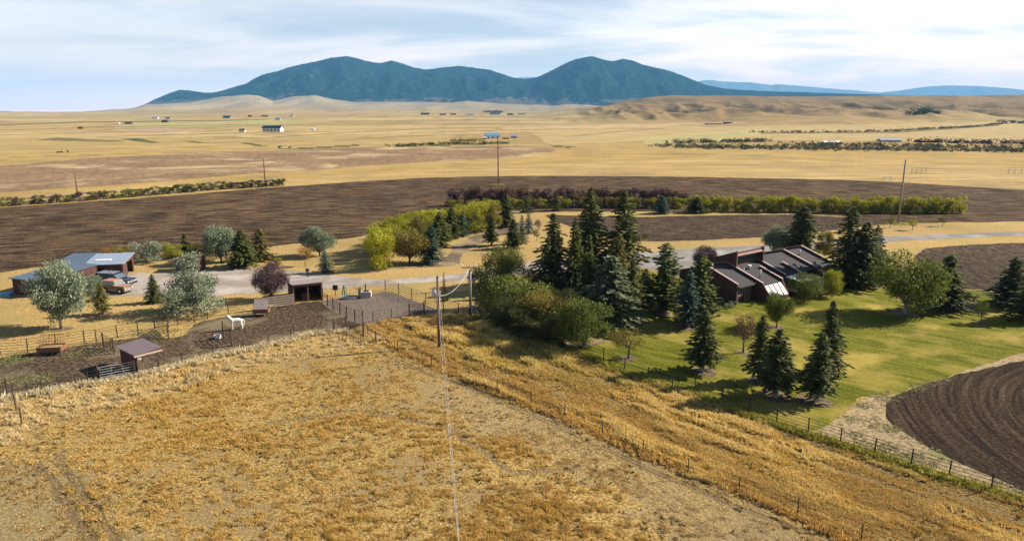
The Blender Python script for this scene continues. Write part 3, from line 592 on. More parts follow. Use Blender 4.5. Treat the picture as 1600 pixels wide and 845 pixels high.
# weeds and fringe in and around the corral, verge weeds, lawn edge growth
P3 = scatter(60000, 640, 440, -60, 760, 1.); ic = inpoly(P3[:, 0], P3[:, 1], CORR)
e1 = fbm(P3[:, 0] / 3., P3[:, 1] / 3., 3); lf = sstep(-34, -46, P3[:, 0])
k3 = ic & (rng.uniform(0, 1, len(P3)) < sstep(.5, .68, e1) * (.05 + .75 * lf) * (P3[:, 1] < 82))
tufts('corral_weeds', P3[k3], .06 + .12 * e1[k3], np.full(k3.sum(), .12), lerp(np.tile(np.array([.16, .22, .06]), (k3.sum(), 1)), np.array([.45, .36, .18]), sstep(.4, .8, rng.uniform(0, 1, k3.sum()))), 5)
P4 = scatter(26000, 860, 560, 1180, 1660, 1.2)
VP = wpoly([(1215, 664), (1290, 660), (1330, 642), (1350, 618), (1440, 598), (1500, 590), (1384, 634), (1400, 666), (1500, 722), (1600, 768), (1750, 830), (1750, 850), (1548, 770), (1366, 713)])
k4 = inpoly(P4[:, 0], P4[:, 1], VP) & (rng.uniform(0, 1, len(P4)) < sstep(.42, .62, fbm(P4[:, 0] / 1.5, P4[:, 1] / 1.5, 3)))
tufts('verge_weeds', P4[k4], rng.uniform(.05, .2, k4.sum()), np.full(k4.sum(), .12), lerp(np.tile(np.array([.50, .43, .24]), (k4.sum(), 1)), np.array([.18, .22, .07]), sstep(.55, .9, rng.uniform(0, 1, k4.sum()))), 6)
P5 = scatter(60000, 560, 395, -60, 780, 1.)
MOWN = wpoly([(-80, 560), (-80, 440), (0, 428), (130, 455), (253, 461), (351, 462), (438, 458), (560, 449), (700, 441), (742, 438), (745, 490), (694, 485), (604, 453), (503, 468), (440, 474), (304, 500), (184, 526), (0, 553)])
f1 = fbm(P5[:, 0] / 1.4, P5[:, 1] / 1.4, 3); k5 = inpoly(P5[:, 0], P5[:, 1], MOWN) & (rng.uniform(0, 1, len(P5)) < sstep(.4, .7, f1) * .8)
tufts('yard_grass', P5[k5], .04 + .08 * f1[k5], np.full(k5.sum(), .12), lerp(np.tile(st * 1.05, (k5.sum(), 1)), np.array([.34, .30, .10]), sstep(.55, .68, fbm(P5[k5][:, 0] / 7., P5[k5][:, 1] / 7., 3))), 4)
# rough grass left along the fence lines
def along(P, n, spread):
    W = [G(*p).xy for p in P]; d = [(W[i + 1] - W[i]).length for i in range(len(W) - 1)]; tot = sum(d); out = []
    for _ in range(n):
        s = rng.uniform(0, tot); i = 0
        while s > d[i] and i < len(d) - 1: s -= d[i]; i += 1
        q = W[i].lerp(W[i + 1], s / d[i]); out.append((q.x + rng.normal(0, spread), q.y + rng.normal(0, spread)))
    return np.array(out)
EDGE = [(-60, 645), (21, 622), (119, 604), (217, 588), (285, 570), (333, 557), (381, 549), (455, 531), (488, 522), (540, 518)]
q1 = along(EDGE, 2600, .35); tufts('corral_edge_grass', q1, rng.uniform(.2, .55, len(q1)), np.full(len(q1), .16), np.tile(pa, (len(q1), 1)) * rng.uniform(.6, 1.1, (len(q1), 1)), 8)
q2 = along([(742, 496), (905, 551), (975, 582), (1085, 617), (1215, 665), (1366, 712), (1548, 768), (1700, 815)], 3200, .3)
tufts('lawn_fence_grass', q2, rng.uniform(.15, .45, len(q2)), np.full(len(q2), .16), np.tile(np.array([.42, .38, .07]), (len(q2), 1)) * rng.uniform(.6, 1.15, (len(q2), 1)), 8)
q3 = along([(600, 535), (690, 577), (768, 612), (882, 656), (1004, 710), (1155, 769), (1340, 852)], 1800, .25)
tufts('wire_fence_grass', q3, rng.uniform(.12, .4, len(q3)), np.full(len(q3), .15), np.tile(gb * 1.3, (len(q3), 1)) * rng.uniform(.6, 1.2, (len(q3), 1)), 8)
#@@TREES
# ------------------------------------------------------------ plants
def cards(name, Cn, Ux, Vx, ll, ww, rs):
    """pointed leaf cards: centre, long axis, cross axis"""
    n = len(Cn); V = np.zeros((n, 4, 3)); ll = ll[:, None]; ww = ww[:, None]
    V[:, 0] = Cn - Ux * ll; V[:, 1] = Cn + Vx * ww; V[:, 2] = Cn + Ux * ll; V[:, 3] = Cn - Vx * ww
    lf = np.repeat(rs.uniform(0, 1, n), 4)
    return npmesh(name, V.reshape(-1, 3), np.arange(n * 4).reshape(-1, 4), False, {'leaf': ('FLOAT', lf)})
def unit(a): return a / np.maximum(1e-6, np.linalg.norm(a, axis=-1, keepdims=True))
def spruce_meshes(seed, levels=30, R=.5, low=.06, droop=.22, size=.023, power=.85, dense=1.4, ragged=.18):
    """height 1, radius R(=.5 -> unit width); returns trunk mesh, crown mesh"""
    rs = np.random.RandomState(seed); P = []; U = []; S = []
    tr = MB(); tr.tube([(0, 0, -.01), (0, 0, .3), (.004, .003, .7), (0, 0, .99)], [.05, .034, .016, .004], 7)
    bend = rs.uniform(-.05, .05, 2); miss = rs.uniform(0, 6.28, 3); mz = rs.uniform(.1, .8, 3)
    for i in range(levels):
        t = low + (1 - low) * (i / (levels - 1)) ** .92; r0 = R * (1 - t) ** power * rs.uniform(1 - ragged, 1 + ragged * .5) + .012
        if t < low + .08: r0 *= .82
        nb = int(6 + 7 * (1 - t)); az0 = rs.uniform(0, 6.28)
        for j in range(nb):
            az = az0 + 6.283 * j / nb + rs.uniform(-.3, .3); r = r0 * rs.uniform(.55, 1.18)
            for q in range(3):
                if abs(t - mz[q]) < .07 and math.cos(az - miss[q]) > .6: r *= .55
            rise = .10 + .5 * t; ns = max(2, int(r / .036 * dense))
            ex = np.array([math.cos(az), math.sin(az), 0]); pr = None
            for k in range(ns):
                s = (k + .8) / ns; z = t + r * .32 * (rise * s - droop * 3 * s * s * (1 - t * .6)) + rs.uniform(-.006, .006)
                c_ = ex * r * s; c_[2] = z; c_[:2] += bend * t * t * (1.4 - t)
                wdt = (1 - s * .55) * .05
                for q in range(3 if s > .35 else 2):
                    sd_ = np.array([-ex[1], ex[0], 0]); off = rs.uniform(-1, 1)
                    P.append(c_ + sd_ * off * wdt + np.array([0, 0, -abs(off) * .012 - rs.uniform(0, .012)]))
                    U.append(ex * .9 + sd_ * off * .9 + np.array([0, 0, rs.uniform(-.75, .25)])); S.append(size * rs.uniform(.75, 1.35))
    # leader
    for k in range(10): P.append(np.array([rs.uniform(-.01, .01), rs.uniform(-.01, .01), .955 + .005 * k])); U.append(np.array([rs.uniform(-.3, .3), rs.uniform(-.3, .3), 1])); S.append(size * .7)
    P = np.array(P); U = unit(np.array(U)); S = np.array(S)
    W = unit(np.cross(U, unit(rs.normal(0, 1, P.shape) * .7 + np.array([0, 0, 1.]))))
    return tr.mesh('trunk', True), cards('crown', P, U * np.array([1.6, 1.6, .62]), W * np.array([1.6, 1.6, .62]), S, S * .5, rs)
def leafy_meshes(seed, n=7000, blobs=26, trunk=.22, rx=.5, shape='round', size=.016, brad=.15, lean=0, stems=1, gaps=.0, zr=None):
    """height 1, unit width"""
    rs = np.random.RandomState(seed); B = []
    zc, zr_ = (1 + trunk) / 2, (1 - trunk) / 2
    for i in range(blobs):
        for _ in range(40):
            p = rs.uniform(-1, 1, 3)
            if shape == 'cone': ok = np.hypot(p[0], p[1]) < (1 - (p[2] + 1) / 2 * .82) and np.hypot(p[0], p[1]) > .25 * (1 - (p[2] + 1) / 2)
            elif shape == 'box': ok = np.hypot(p[0], p[1]) < 1 and (abs(p[2]) > .1)
            else: ok = .2 < np.linalg.norm(p) < 1.0
            if ok: break
        B.append(p)
    B = np.array(B); bs = brad * rs.uniform(.7, 1.3, blobs)
    Bc = B * np.array([rx - brad * .55, rx - brad * .55, zr_ - brad * .55]) + np.array([0, 0, zc]); Bc[:, 0] += lean * (Bc[:, 2] - trunk)
    wts = bs ** 2; wts /= wts.sum(); idb = rs.choice(blobs, n, p=wts)
    d = unit(rs.normal(0, 1, (n, 3))); rr = rs.uniform(0, 1, n) ** .45
    P = Bc[idb] + d * (bs[idb] * rr)[:, None] * np.array([1.1, 1.1, .85])
    P = P + (rs.normal(0, 1, (n, 3)) * .012)
    U = unit(d * .8 + rs.normal(0, .8, (n, 3)) + np.array([0, 0, .1])); W = unit(np.cross(U, rs.normal(0, 1, (n, 3))))
    S = size * rs.uniform(.7, 1.4, n); P[:, 2] = np.maximum(P[:, 2], .015)
    crown = cards('crown', P, U, W, S, S * .6, rs)
    tr = MB(); fork = Vector((lean * .1, 0, trunk + .10))
    for s in range(stems):
        a = 6.28 * s / max(1, stems); f_ = fork + Vector((math.cos(a), math.sin(a), 0)) * (.07 if stems > 1 else 0)
        tr.tube([(0 if stems == 1 else .02 * math.cos(a), 0 if stems == 1 else .02 * math.sin(a), -.01), (f_.x * .5 + .004, f_.y * .5, f_.z * .5), f_], [.032 / stems ** .5, .024 / stems ** .5, .02 / stems ** .5], 7)
    for i in range(min(blobs, 16)):
        e = Vector(Bc[i]); m_ = fork.lerp(e, .5) + Vector((rs.uniform(-.03, .03), rs.uniform(-.03, .03), -.02))
        tr.tube([fork - Vector((0, 0, .03)), m_, e], [.013, .008, .003], 5, False)
    return tr.mesh('trunk', True), crown
PROTO = {}
def proto(k):
    if k in PROTO: return PROTO[k]
    if k[0] == 's': PROTO[k] = spruce_meshes(100 + int(k[1]), [30, 34, 27, 32][int(k[1]) % 4], low=[.05, .07, .10, .05][int(k[1]) % 4], power=[.72, .8, .66, .62][int(k[1]) % 4], ragged=[.18, .26, .2, .3][int(k[1]) % 4])
    elif k[0] == 'l': PROTO[k] = spruce_meshes(140 + int(k[1]), 26, low=.16, power=.72, ragged=.28, size=.024)          # bare lower stem
    elif k[0] == 'p': PROTO[k] = spruce_meshes(160 + int(k[1]), 22, low=.08, power=.6, droop=-.12, ragged=.35, size=.026)  # upswept pine
    elif k[0] == 'm': PROTO[k] = spruce_meshes(180 + int(k[1]), 17, low=.08, power=.85, size=.034, dense=.7)               # small far conifer
    elif k[0] == 'r': PROTO[k] = leafy_meshes(200 + int(k[1]), 13000, 40, .06, size=.0145, brad=.16)
    elif k[0] == 'w': PROTO[k] = leafy_meshes(220 + int(k[1]), 21000, 60, .05, size=.0140, brad=.135, lean=[0, .1, -.12][int(k[1]) % 3])
    elif k[0] == 'c': PROTO[k] = leafy_meshes(240 + int(k[1]), 13000, 60, .05, shape='cone', size=.0125, brad=.11)
    elif k[0] == 'b': PROTO[k] = leafy_meshes(260 + int(k[1]), 6500, 26, .02, shape='box', size=.018, brad=.17, stems=3)
    elif k[0] == 't': PROTO[k] = leafy_meshes(280 + int(k[1]), 2600, 22, .26, size=.016, brad=.12)                          # thin open tree
    elif k[0] == 'h': PROTO[k] = leafy_meshes(300 + int(k[1]), 1300, 16, .01, shape='box', size=.034, brad=.17, stems=3)     # hedge shrub
    elif k[0] == 'v': PROTO[k] = leafy_meshes(320 + int(k[1]), 420, 9, .01, shape='box', size=.055, brad=.2, stems=3)      # far shrub
    return PROTO[k]
def plant(kind, name, mat, u, vb, vt, wpx, label, cat, group=None, bark='bark', rz=None, xy=None, hw=None):
    p = G(u, vb) if xy is None else Vector(xy)
    if hw: h, wd = hw
    else:
        h = hgt(u, vb, vt); wd = wpx / F * (p.y * cp + H * sp)
        # the crown's centre stands for its height, so the near side is not cut short
    if kind[0] in 'slp' : kind = kind[0] + str(int(u * 3 + vb) % {'s': 8, 'l': 4, 'p': 3}[kind[0]])
    tm, cm = proto(kind)
    r = thing(name, label, cat, p, (u * 1.7 + vb) % 6.28 if rz is None else rz, group); wd *= {'s': 1.62, 'l': 1.5, 'p': 1.5, 'm': 1.5}.get(kind[0], 1.06) if not hw else 1; r.scale = (wd, wd, h)
    for nme, me, mt in (('trunk', tm, M[bark]), ('crown', cm, M[mat])):
        if not me.materials: me.materials.append(mt)
        o = bpy.data.objects.new(nme, me); col.objects.link(o); o.parent = r
        o.material_slots[0].link = 'OBJECT'; o.material_slots[0].material = mt
    return r
TREES = [
 # left yard
 ('w0', 'willow_tree', 'silver', 96, 514, 400, 80, 'large silver green willow in front of the left garage, dark trunk bare at the foot', 'tree'),
 ('b0', 'willow_bush', 'silver', 146, 470, 430, 34, 'silvery bush between the large willow and the parked bronze off-roader', 'bush'),
 ('l0', 'young_conifer', 'yelcon', 161, 491, 441, 26, 'yellowish young conifer on dry grass in front of the bronze off-roader', 'tree'),
 ('s1', 'spruce_tree', 'spruce', 241, 473, 429, 23, 'small narrow spruce at the gravel yard edge, left of the silver pyramid tree', 'tree'),
 ('c0', 'willow_tree', 'silver', 305, 487, 387, 104, 'broad pyramid shaped silver willow in front of the gravel yard', 'tree'),
 ('s0', 'spruce_tree', 'olive', 380, 417, 358, 42, 'wide dark spruce behind the gravel yard, leftmost of the adjoining conifer pair', 'tree'),
 ('s3', 'conifer_tree', 'yelcon', 409, 407, 356, 32, 'yellow green conifer right beside the wide dark spruce behind the gravel yard', 'tree'),
 ('w1', 'willow_tree', 'silver', 346, 409, 350, 56, 'leaning silver willow behind the gravel yard with a slanted dark trunk', 'tree'),
 ('s2', 'spruce_tree', 'olive', 291, 400, 365, 24, 'small dark spruce tip rising behind the red brown hut', 'tree'),
 ('b1', 'shrub', 'yellow', 270, 405, 378, 32, 'yellow green shrub at the ploughed field edge, left of the red brown hut', 'shrub'),
 ('b2', 'shrub', 'autumn', 318, 405, 378, 32, 'olive yellow shrub between the small dark spruce and the leaning willow', 'shrub'),
 ('b3', 'shrub', 'orange', 166, 399, 387, 16, 'small bright yellow shrub behind the pale garage roof', 'shrub'),
 ('b4', 'shrub', 'autumn', 189, 404, 385, 34, 'low green yellow shrub behind the pale garage roof', 'shrub'),
 ('b5', 'willow_bush', 'silver', 231, 410, 375, 44, 'round silvery shrub at the corner of the pale roofed garage', 'bush'),
 ('w2', 'willow_tree', 'silver', 500, 400, 354, 52, 'spreading silver willow standing alone by the ploughed field edge', 'tree'),
 ('m0', 'spruce_tree', 'blue', 509, 426, 386, 22, 'small blue spruce on mown grass right of the standing person', 'tree'),
 ('t0', 'young_tree', 'orange', 477, 416, 383, 22, 'small orange leaved tree on thin stem left of the small blue spruce', 'tree'),
 ('r0', 'plum_tree', 'plum', 424, 468, 406, 50, 'round purple plum tree beside the open fronted red shed', 'tree'),
 ('b6', 'shrub', 'yellow', 435, 413, 403, 12, 'tiny yellow green bush between the plum tree and the field', 'shrub'),
 ('m2', 'seedling_tree', 'redbr', 694, 456, 425, 7, 'thin bare sapling behind the railed fence near the power poles', 'sapling'),
 ('b7', 'shrub', 'dgreen', 697, 470, 461, 14, 'tiny dark shrub in the shade between the two power poles', 'shrub'),
 # middle grove
 ('b8', 'shrub', 'yellow', 592, 421, 354, 44, 'tall bright yellow green shrub at the left tip of the curved grove', 'shrub'),
 ('r1', 'apple_tree', 'autumn', 640, 412, 346, 66, 'round olive green tree beside the yellow shrub in the curved grove', 'tree'),
 ('s1', 'spruce_tree', 'blue', 673, 411, 353, 34, 'blue green spruce at the dry grass edge right of the round olive tree', 'tree'),
 ('b9', 'shrub', 'yellow', 622, 391, 340, 40, 'tall yellow shrub in the back row of the grove behind the round olive tree', 'shrub'),
 ('b8', 'shrub', 'autumn', 648, 383, 334, 38, 'yellow olive shrub in the back row, second behind the round olive tree', 'shrub'),
 ('b9', 'shrub', 'yellow', 672, 376, 328, 36, 'yellow green shrub directly behind the grove conifers at the field corner', 'shrub'),
 ('s3', 'spruce_tree', 'olive', 687, 386, 331, 32, 'dark olive conifer in the grove, left of the paler pointed spruce', 'tree'),
 ('s0', 'spruce_tree', 'olive', 706, 373, 323, 26, 'slim green spruce in the grove above the bare soil bed', 'tree'),
 ('m1', 'spruce_tree', 'blue', 724, 369, 330, 20, 'small bluish spruce at the head of the bare soil bed', 'tree'),
 ('b6', 'shrub', 'yellow', 742, 363, 317, 42, 'rounded yellow green shrub in the middle of the curved grove', 'shrub'),
 ('r2', 'broadleaf_tree', 'autumn', 771, 360, 313, 28, 'yellow green tree behind the lone spruce with visible trunk', 'tree'),
 ('l1', 'spruce_tree', 'olive', 768, 384, 336, 26, 'dark spruce alone on dry grass with a visible trunk and long shadow', 'tree'),
 ('s1', 'spruce_tree', 'spruce', 790, 355, 303, 28, 'tall dark spruce rising behind the mown grass, right of the yellow green tree', 'tree'),
 ('s2', 'spruce_tree', 'spruce', 803, 388, 343, 28, 'squat dark spruce on mown grass above the leafy roadside tree', 'tree'),
 ('m2', 'spruce_tree', 'blue', 816, 381, 337, 18, 'slender spruce between the squat dark spruce and the reddish saplings', 'tree'),
 ('m0', 'spruce_tree', 'blue', 826, 365, 330, 15, 'smallest slender spruce standing farthest back on the mown grass', 'tree'),
 ('t1', 'young_tree', 'redbr', 838.7, 377, 355, 12, 'thin reddish sapling on mown grass left of the tallest spruces', 'tree'),
 ('t2', 'young_tree', 'redbr', 841, 362, 342, 12, 'thin reddish brown sapling behind the nearer sapling on mown grass', 'tree'),
 # spruces in front of the purple hedge
 ('m1', 'spruce_tree', 'spruce', 823.6, 332, 297, 19, 'green spruce in front of the purple hedge, leftmost of that line', 'tree'),
 ('m2', 'spruce_tree', 'spruce', 869, 330, 297, 18, 'narrow green spruce in front of the purple hedge behind the big spruces', 'tree'),
 ('m0', 'spruce_tree', 'spruce', 984, 325, 301, 20, 'green spruce top beside the tallest spruce in front of the purple hedge', 'tree'),
 ('s3', 'blue_spruce', 'blue', 1033.6, 334, 306, 22, 'bright blue spruce on the dry strip in front of the purple hedge', 'tree'),
 ('s0', 'spruce_tree', 'spruce', 1088, 333, 308, 26, 'squat dark green spruce where the purple hedge meets the yellow hedge', 'tree'),
 # big spruce group
 ('s1', 'spruce_tree', 'spruce', 921, 444, 294, 56, 'very tall dark spruce, left one of the two tallest behind the grove', 'tree'),
 ('s0', 'spruce_tree', 'spruce', 972, 446, 299, 64, 'very tall broad dark spruce beside the grey driveway', 'tree'),
 ('s3', 'spruce_tree', 'spruce', 863, 452, 334, 58, 'tall dark spruce at the left edge of the big spruce group', 'tree'),
 ('s2', 'conifer_tree', 'olive', 897, 458, 341, 34, 'narrow light green conifer between the tall left spruces', 'tree'),
 ('s1', 'conifer_tree', 'olive', 919, 468, 367, 36, 'brownish green conifer in front of the tallest left spruce', 'tree'),
 ('s0', 'conifer_tree', 'yelcon', 963, 470, 364, 40, 'yellow green conifer in front of the tallest broad spruce', 'tree'),
 ('s2', 'pine_tree', 'greypine', 953, 512, 401, 78, 'broad grey green pine in front of the spruce group', 'tree'),
 ('l0', 'conifer_tree', 'olive', 987, 504, 410, 44, 'dark green conifer between the grey green pine and the upswept pine', 'tree'),
 ('s2', 'conifer_tree', 'spruce', 1007, 482, 420, 32, 'low dark conifer in the shade left of the upswept pine', 'tree'),
 ('p0', 'pine_tree', 'olive', 1035, 489, 380, 62, 'upswept olive green pine left of the house', 'tree'),
 ('p1', 'pine_tree', 'olive', 1094, 503, 400, 54, 'upswept green pine right against the left house wall', 'tree'),
 ('l1', 'conifer_tree', 'blue', 1074, 512, 422, 42, 'blue green conifer in front of the pine by the left house wall', 'tree'),
 # leafy trees and bushes at the near edge of the garden
 ('r0', 'broadleaf_tree', 'green', 788, 447, 383, 66, 'leafy green tree by the driveway at the top of the near thicket', 'tree'),
 ('b8', 'broadleaf_bush', 'green', 806, 490, 424, 100, 'wide light green bush in the middle of the near thicket', 'bush'),
 ('b2', 'broadleaf_bush', 'dgreen', 757, 483, 412, 46, 'dark green bush at the left edge of the thicket by the power pole', 'bush'),
 ('b0', 'broadleaf_bush', 'green', 770, 500, 458, 46, 'low green bush at the fence under the light green bush', 'bush'),
 ('b5', 'broadleaf_bush', 'dgreen', 792, 512, 462, 60, 'dark low bush at the fence, right of the low green bush', 'bush'),
 ('r1', 'apple_tree', 'autumn', 848, 517, 440, 84, 'orange tinged leafy tree in the middle of the near thicket', 'tree'),
 ('b6', 'broadleaf_bush', 'dgreen', 822, 526, 480, 62, 'dark low bush at the fence under the orange tinged tree', 'bush'),
 ('b4', 'broadleaf_bush', 'dgreen', 852, 535, 492, 66, 'dark bush in deep shade at the fence, left of the olive tree', 'bush'),
 ('r2', 'broadleaf_tree', 'green', 912, 541, 462, 90, 'leafy olive green tree at the lawn corner end of the thicket', 'tree'),
 ('b9', 'broadleaf_bush', 'dgreen', 880, 542, 492, 40, 'dark bush hugging the left side of the olive green corner tree', 'bush'),
 ('b1', 'broadleaf_bush', 'dgreen', 838, 462, 420, 52, 'dark shrub mass between the roadside tree and the tall left spruce', 'bush'),
 ('b3', 'broadleaf_bush', 'dgreen', 880, 490, 450, 50, 'dark shrub mass under the narrow conifers behind the orange tinged tree', 'bush'),
 ('t1', 'young_tree', 'autumn', 982, 560, 509, 58, 'open thin leaved small tree at the lawn corner left of the blue green lawn spruce', 'tree'),
 # lawn
 ('l0', 'spruce_tree', 'spruce', 1097, 580, 485, 58, 'blue green spruce on the left lawn casting a long shadow to the fence', 'tree', 'palebark'),
 ('t0', 'young_tree', 'redbr', 1161, 551, 489, 50, 'small reddish brown tree in the middle of the lawn', 'tree'),
 ('l1', 'spruce_tree', 'spruce', 1185, 596, 492, 44, 'dark spruce just behind the large lawn spruce beside the reddish tree', 'tree'),
 ('l0', 'spruce_tree', 'spruce', 1211, 620, 514, 66, 'large dark spruce on the lawn with a pale trunk, beside the reddish tree', 'tree', 'palebark'),
 ('r1', 'broadleaf_tree', 'green', 1213, 512, 447, 46, 'light green leafy tree in front of the slanted house glazing', 'tree'),
 ('s1', 'spruce_tree', 'spruce', 1291, 584, 470, 46, 'tall dark spruce behind the rightmost pale trunked lawn spruce', 'tree'),
 ('l1', 'spruce_tree', 'spruce', 1275, 627, 520, 58, 'rightmost pale trunked spruce near the curve of the ploughed field', 'tree', 'palebark'),
 ('r0', 'broadleaf_tree', 'green', 1257, 472, 425, 52, 'round green tree in front of the house terrace', 'tree'),
 ('r2', 'broadleaf_tree', 'yellow', 1300, 464, 419, 32, 'yellow green tree at the right end of the house terrace', 'tree'),
 ('r0', 'plum_tree', 'plum', 1102, 424, 381, 38, 'purple plum tree behind the left roof of the house', 'tree'),
 # behind and right of the house
 ('w1', 'willow_tree', 'silver', 1211, 402, 350, 46, 'grey green willow behind the red house tower', 'tree'),
 ('s3', 'spruce_tree', 'spruce', 1249, 412, 323, 56, 'large dark spruce behind the house roof beside the grey green willow', 'tree'),
 ('r2', 'broadleaf_tree', 'autumn', 1285, 405, 358, 30, 'olive leafy tree between the two dark spruces behind the house', 'tree'),
 ('s0', 'spruce_tree', 'spruce', 1320, 446, 324, 60, 'tall dark spruce at the right end of the house', 'tree'),
 ('s1', 'spruce_tree', 'spruce', 1345, 448, 347, 58, 'dark spruce in the row right of the house, in front of the tallest', 'tree'),
 ('s3', 'blue_spruce', 'blue', 1362, 440, 353, 36, 'bluish spruce at the right side of the spruce row by the house', 'tree'),
 ('r1', 'broadleaf_tree', 'green', 1413, 490, 379, 108, 'huge round green leafy tree on the lawn right of the spruce row', 'tree', 'palebark'),
 ('s2', 'spruce_tree', 'spruce', 1478, 484, 398, 62, 'dark spruce above the stone edged flower bed right of the huge leafy tree', 'tree'),
 ('t2', 'young_tree', 'green', 1532, 505, 469, 26, 'small slender green tree on the lawn at right', 'tree'),
 ('s1', 'spruce_tree', 'spruce', 1576, 478, 402, 56, 'dark spruce on the far lawn edge near the right picture border', 'tree'),
 ('s0', 'spruce_tree', 'spruce', 1606, 500, 428, 54, 'dark spruce cut by the right picture border', 'tree'),
 ('t1', 'young_tree', 'green', 1391, 356, 337, 13, 'small round sapling left of the leaning tall power pole', 'tree'),
 ('t2', 'young_tree', 'yellow', 1425.4, 360, 341, 18, 'wide topped yellow sapling right of the tall power pole', 'tree'),
 ('t1', 'young_tree', 'green', 1472.4, 354, 336, 13, 'small sapling farthest right along the driveway', 'tree'),
]
for T_ in TREES:
    k, nme, mt, u, vb, vt, wpx, lab, cat = T_[:9]
    plant(k, nme, mt, u, vb, vt, wpx, lab, cat, None, T_[9] if len(T_) > 9 else 'bark')
# bare soil rings under the lawn trees
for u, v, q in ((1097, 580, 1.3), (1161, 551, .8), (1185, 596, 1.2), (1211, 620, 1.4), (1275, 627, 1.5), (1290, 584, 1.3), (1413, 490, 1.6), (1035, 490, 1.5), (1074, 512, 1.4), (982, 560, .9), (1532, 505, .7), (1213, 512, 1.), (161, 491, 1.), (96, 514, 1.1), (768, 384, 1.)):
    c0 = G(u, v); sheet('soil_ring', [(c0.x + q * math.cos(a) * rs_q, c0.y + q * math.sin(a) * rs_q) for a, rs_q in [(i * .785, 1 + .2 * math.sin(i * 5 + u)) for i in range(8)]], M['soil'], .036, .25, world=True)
# hedges
rs = random.Random(4)
def row(P, n, kinds, mats, hm_, wm_, name, labels, cat, group, jx=.6, pick=None):
    W = [G(*p).xy for p in P]; d = [(W[i + 1] - W[i]).length for i in range(len(W) - 1)]; tot = sum(d)
    for i in range(n):
        s = tot * (i + .5) / n; j = 0
        while s > d[j] and j < len(d) - 1: s -= d[j]; j += 1
        q = W[j].lerp(W[j + 1], min(1, s / d[j])); h = hm_ * rs.uniform(.82, 1.15); wd = wm_ * rs.uniform(.85, 1.2)
        mi = pick(i) if pick else rs.randrange(len(mats))
        plant(rs.choice(kinds), name, mats[mi], i * 7.3, i, 0, 0, labels[mi], cat, group, 'bark', rs.uniform(0, 6.28), (q.x + rs.uniform(-jx, jx), q.y + rs.uniform(-jx, jx), 0), (h, wd))
row([(1076, 331), (1200, 331.5), (1350, 333), (1500, 333.5)], 56, ['h0', 'h1', 'h2'], ['yellow'], 4.1, 3.3, 'hedge_shrub', ['yellow green shrub in the long hedge right of the purple hedge'], 'shrub', 'shrubs of the long yellow green hedge')
row([(704, 322), (780, 322), (900, 322), (1070, 324)], 46, ['h0', 'h1', 'h2'], ['plum', 'redbr'], 4.9, 3.6, 'hedge_shrub',
    ['purple leaved shrub in the tall hedge at the back of the garden', 'brownish purple shrub in the tall hedge at the back of the garden'], 'shrub', 'shrubs of the tall purple hedge')
row([(700, 327), (780, 326), (900, 325), (1065, 326)], 30, ['h1', 'h2', 'h0'], ['yellow', 'autumn', 'autumn'], 2.9, 2.6, 'hedge_shrub',
    ['yellow leaved low shrub at the foot of the purple hedge', 'olive low shrub at the foot of the purple hedge', 'olive low shrub at the foot of the purple hedge'], 'shrub', 'low shrubs in front of the purple hedge')
row([(-60, 327), (5, 322.5), (120, 314.5), (220, 306.5), (330, 297), (445, 290)], 44, ['h0', 'h1', 'h2'], ['plum', 'dgreen', 'green'], 2.5, 3.7, 'windbreak_shrub',
    ['dark purple shrub in the windbreak along the left ploughed field', 'dark green shrub in the windbreak along the left ploughed field', 'brighter green shrub in the windbreak along the left ploughed field'], 'shrub', 'shrubs of the windbreak along the ploughed field', .5)
row([(584, 410), (600, 398), (618, 385), (640, 374), (668, 365), (700, 359), (735, 354), (765, 348)], 18, ['b8', 'b9', 'b1', 'b6'], ['yellow', 'autumn', 'yellow'], 4.9, 5.2, 'grove_shrub',
    ['yellow green shrub in the thick curving back row of the grove', 'olive brown shrub in the thick curving back row of the grove', 'yellow green shrub in the thick curving back row of the grove'], 'shrub', 'shrubs of the curving grove')
row([(665, 392), (690, 380), (715, 368), (745, 362)], 6, ['b2', 'b1', 's2'], ['dgreen', 'olive'], 4.2, 3.6, 'grove_shrub',
    ['dark green bush among the grove conifers by the bare soil bed', 'olive dark bush among the grove conifers by the bare soil bed'], 'shrub', 'dark bushes of the curving grove')
# bush clumps scattered far away, each one read from the photo
FARB = [(1400 / 3.2, 232, 7, 3, 'round dark bush left of the brown stubble corner'), (453, 232, 5, 2, 'small dark bush right of the round dark bush')]
for u, v, wp, hp, lb in FARB:
    p = hit(u, v); d = p.length / F; plant('v0', 'bush', 'dgreen', u, v, 0, 0, lb, 'bush', None, 'bark', 1., p, (hp * d * 1.3, wp * d * 1.3))
# far shelterbelts : each reads as one mass
def belt(name, P, n, hgt_, wid, mat, cl=1.6):
    A = [hit(*p) for p in P]; d = [(A[i + 1] - A[i]).length for i in range(len(A) - 1)]; tot = sum(d); rs_ = np.random.RandomState(len(name) + n)
    Cn = []; per = 26
    for i in range(n):
        s = rs_.uniform(0, tot); j = 0
        while s > d[j] and j < len(d) - 1: s -= d[j]; j += 1
        q = A[j].lerp(A[j + 1], s / d[j]); q = Vector((q.x + rs_.normal(0, wid), q.y + rs_.normal(0, wid), 0)); z = float(terr(q.x, q.y)); hh_ = hgt_ * rs_.uniform(.4, 1.25)
        e = rs_.normal(0, 1, (per, 3)) * np.array([hh_ * .38, hh_ * .38, hh_ * .22]) + np.array([q.x, q.y, z + hh_ * .45]); Cn.append(e)
    Cn = np.concatenate(Cn); U = unit(rs_.normal(0, 1, Cn.shape)); W = unit(np.cross(U, rs_.normal(0, 1, Cn.shape))); S = np.full(len(Cn), hgt_ * .16)
    return tag(link(name, cards(name, Cn, U, W, S, S * .7, rs_), M[mat]), kind='stuff')
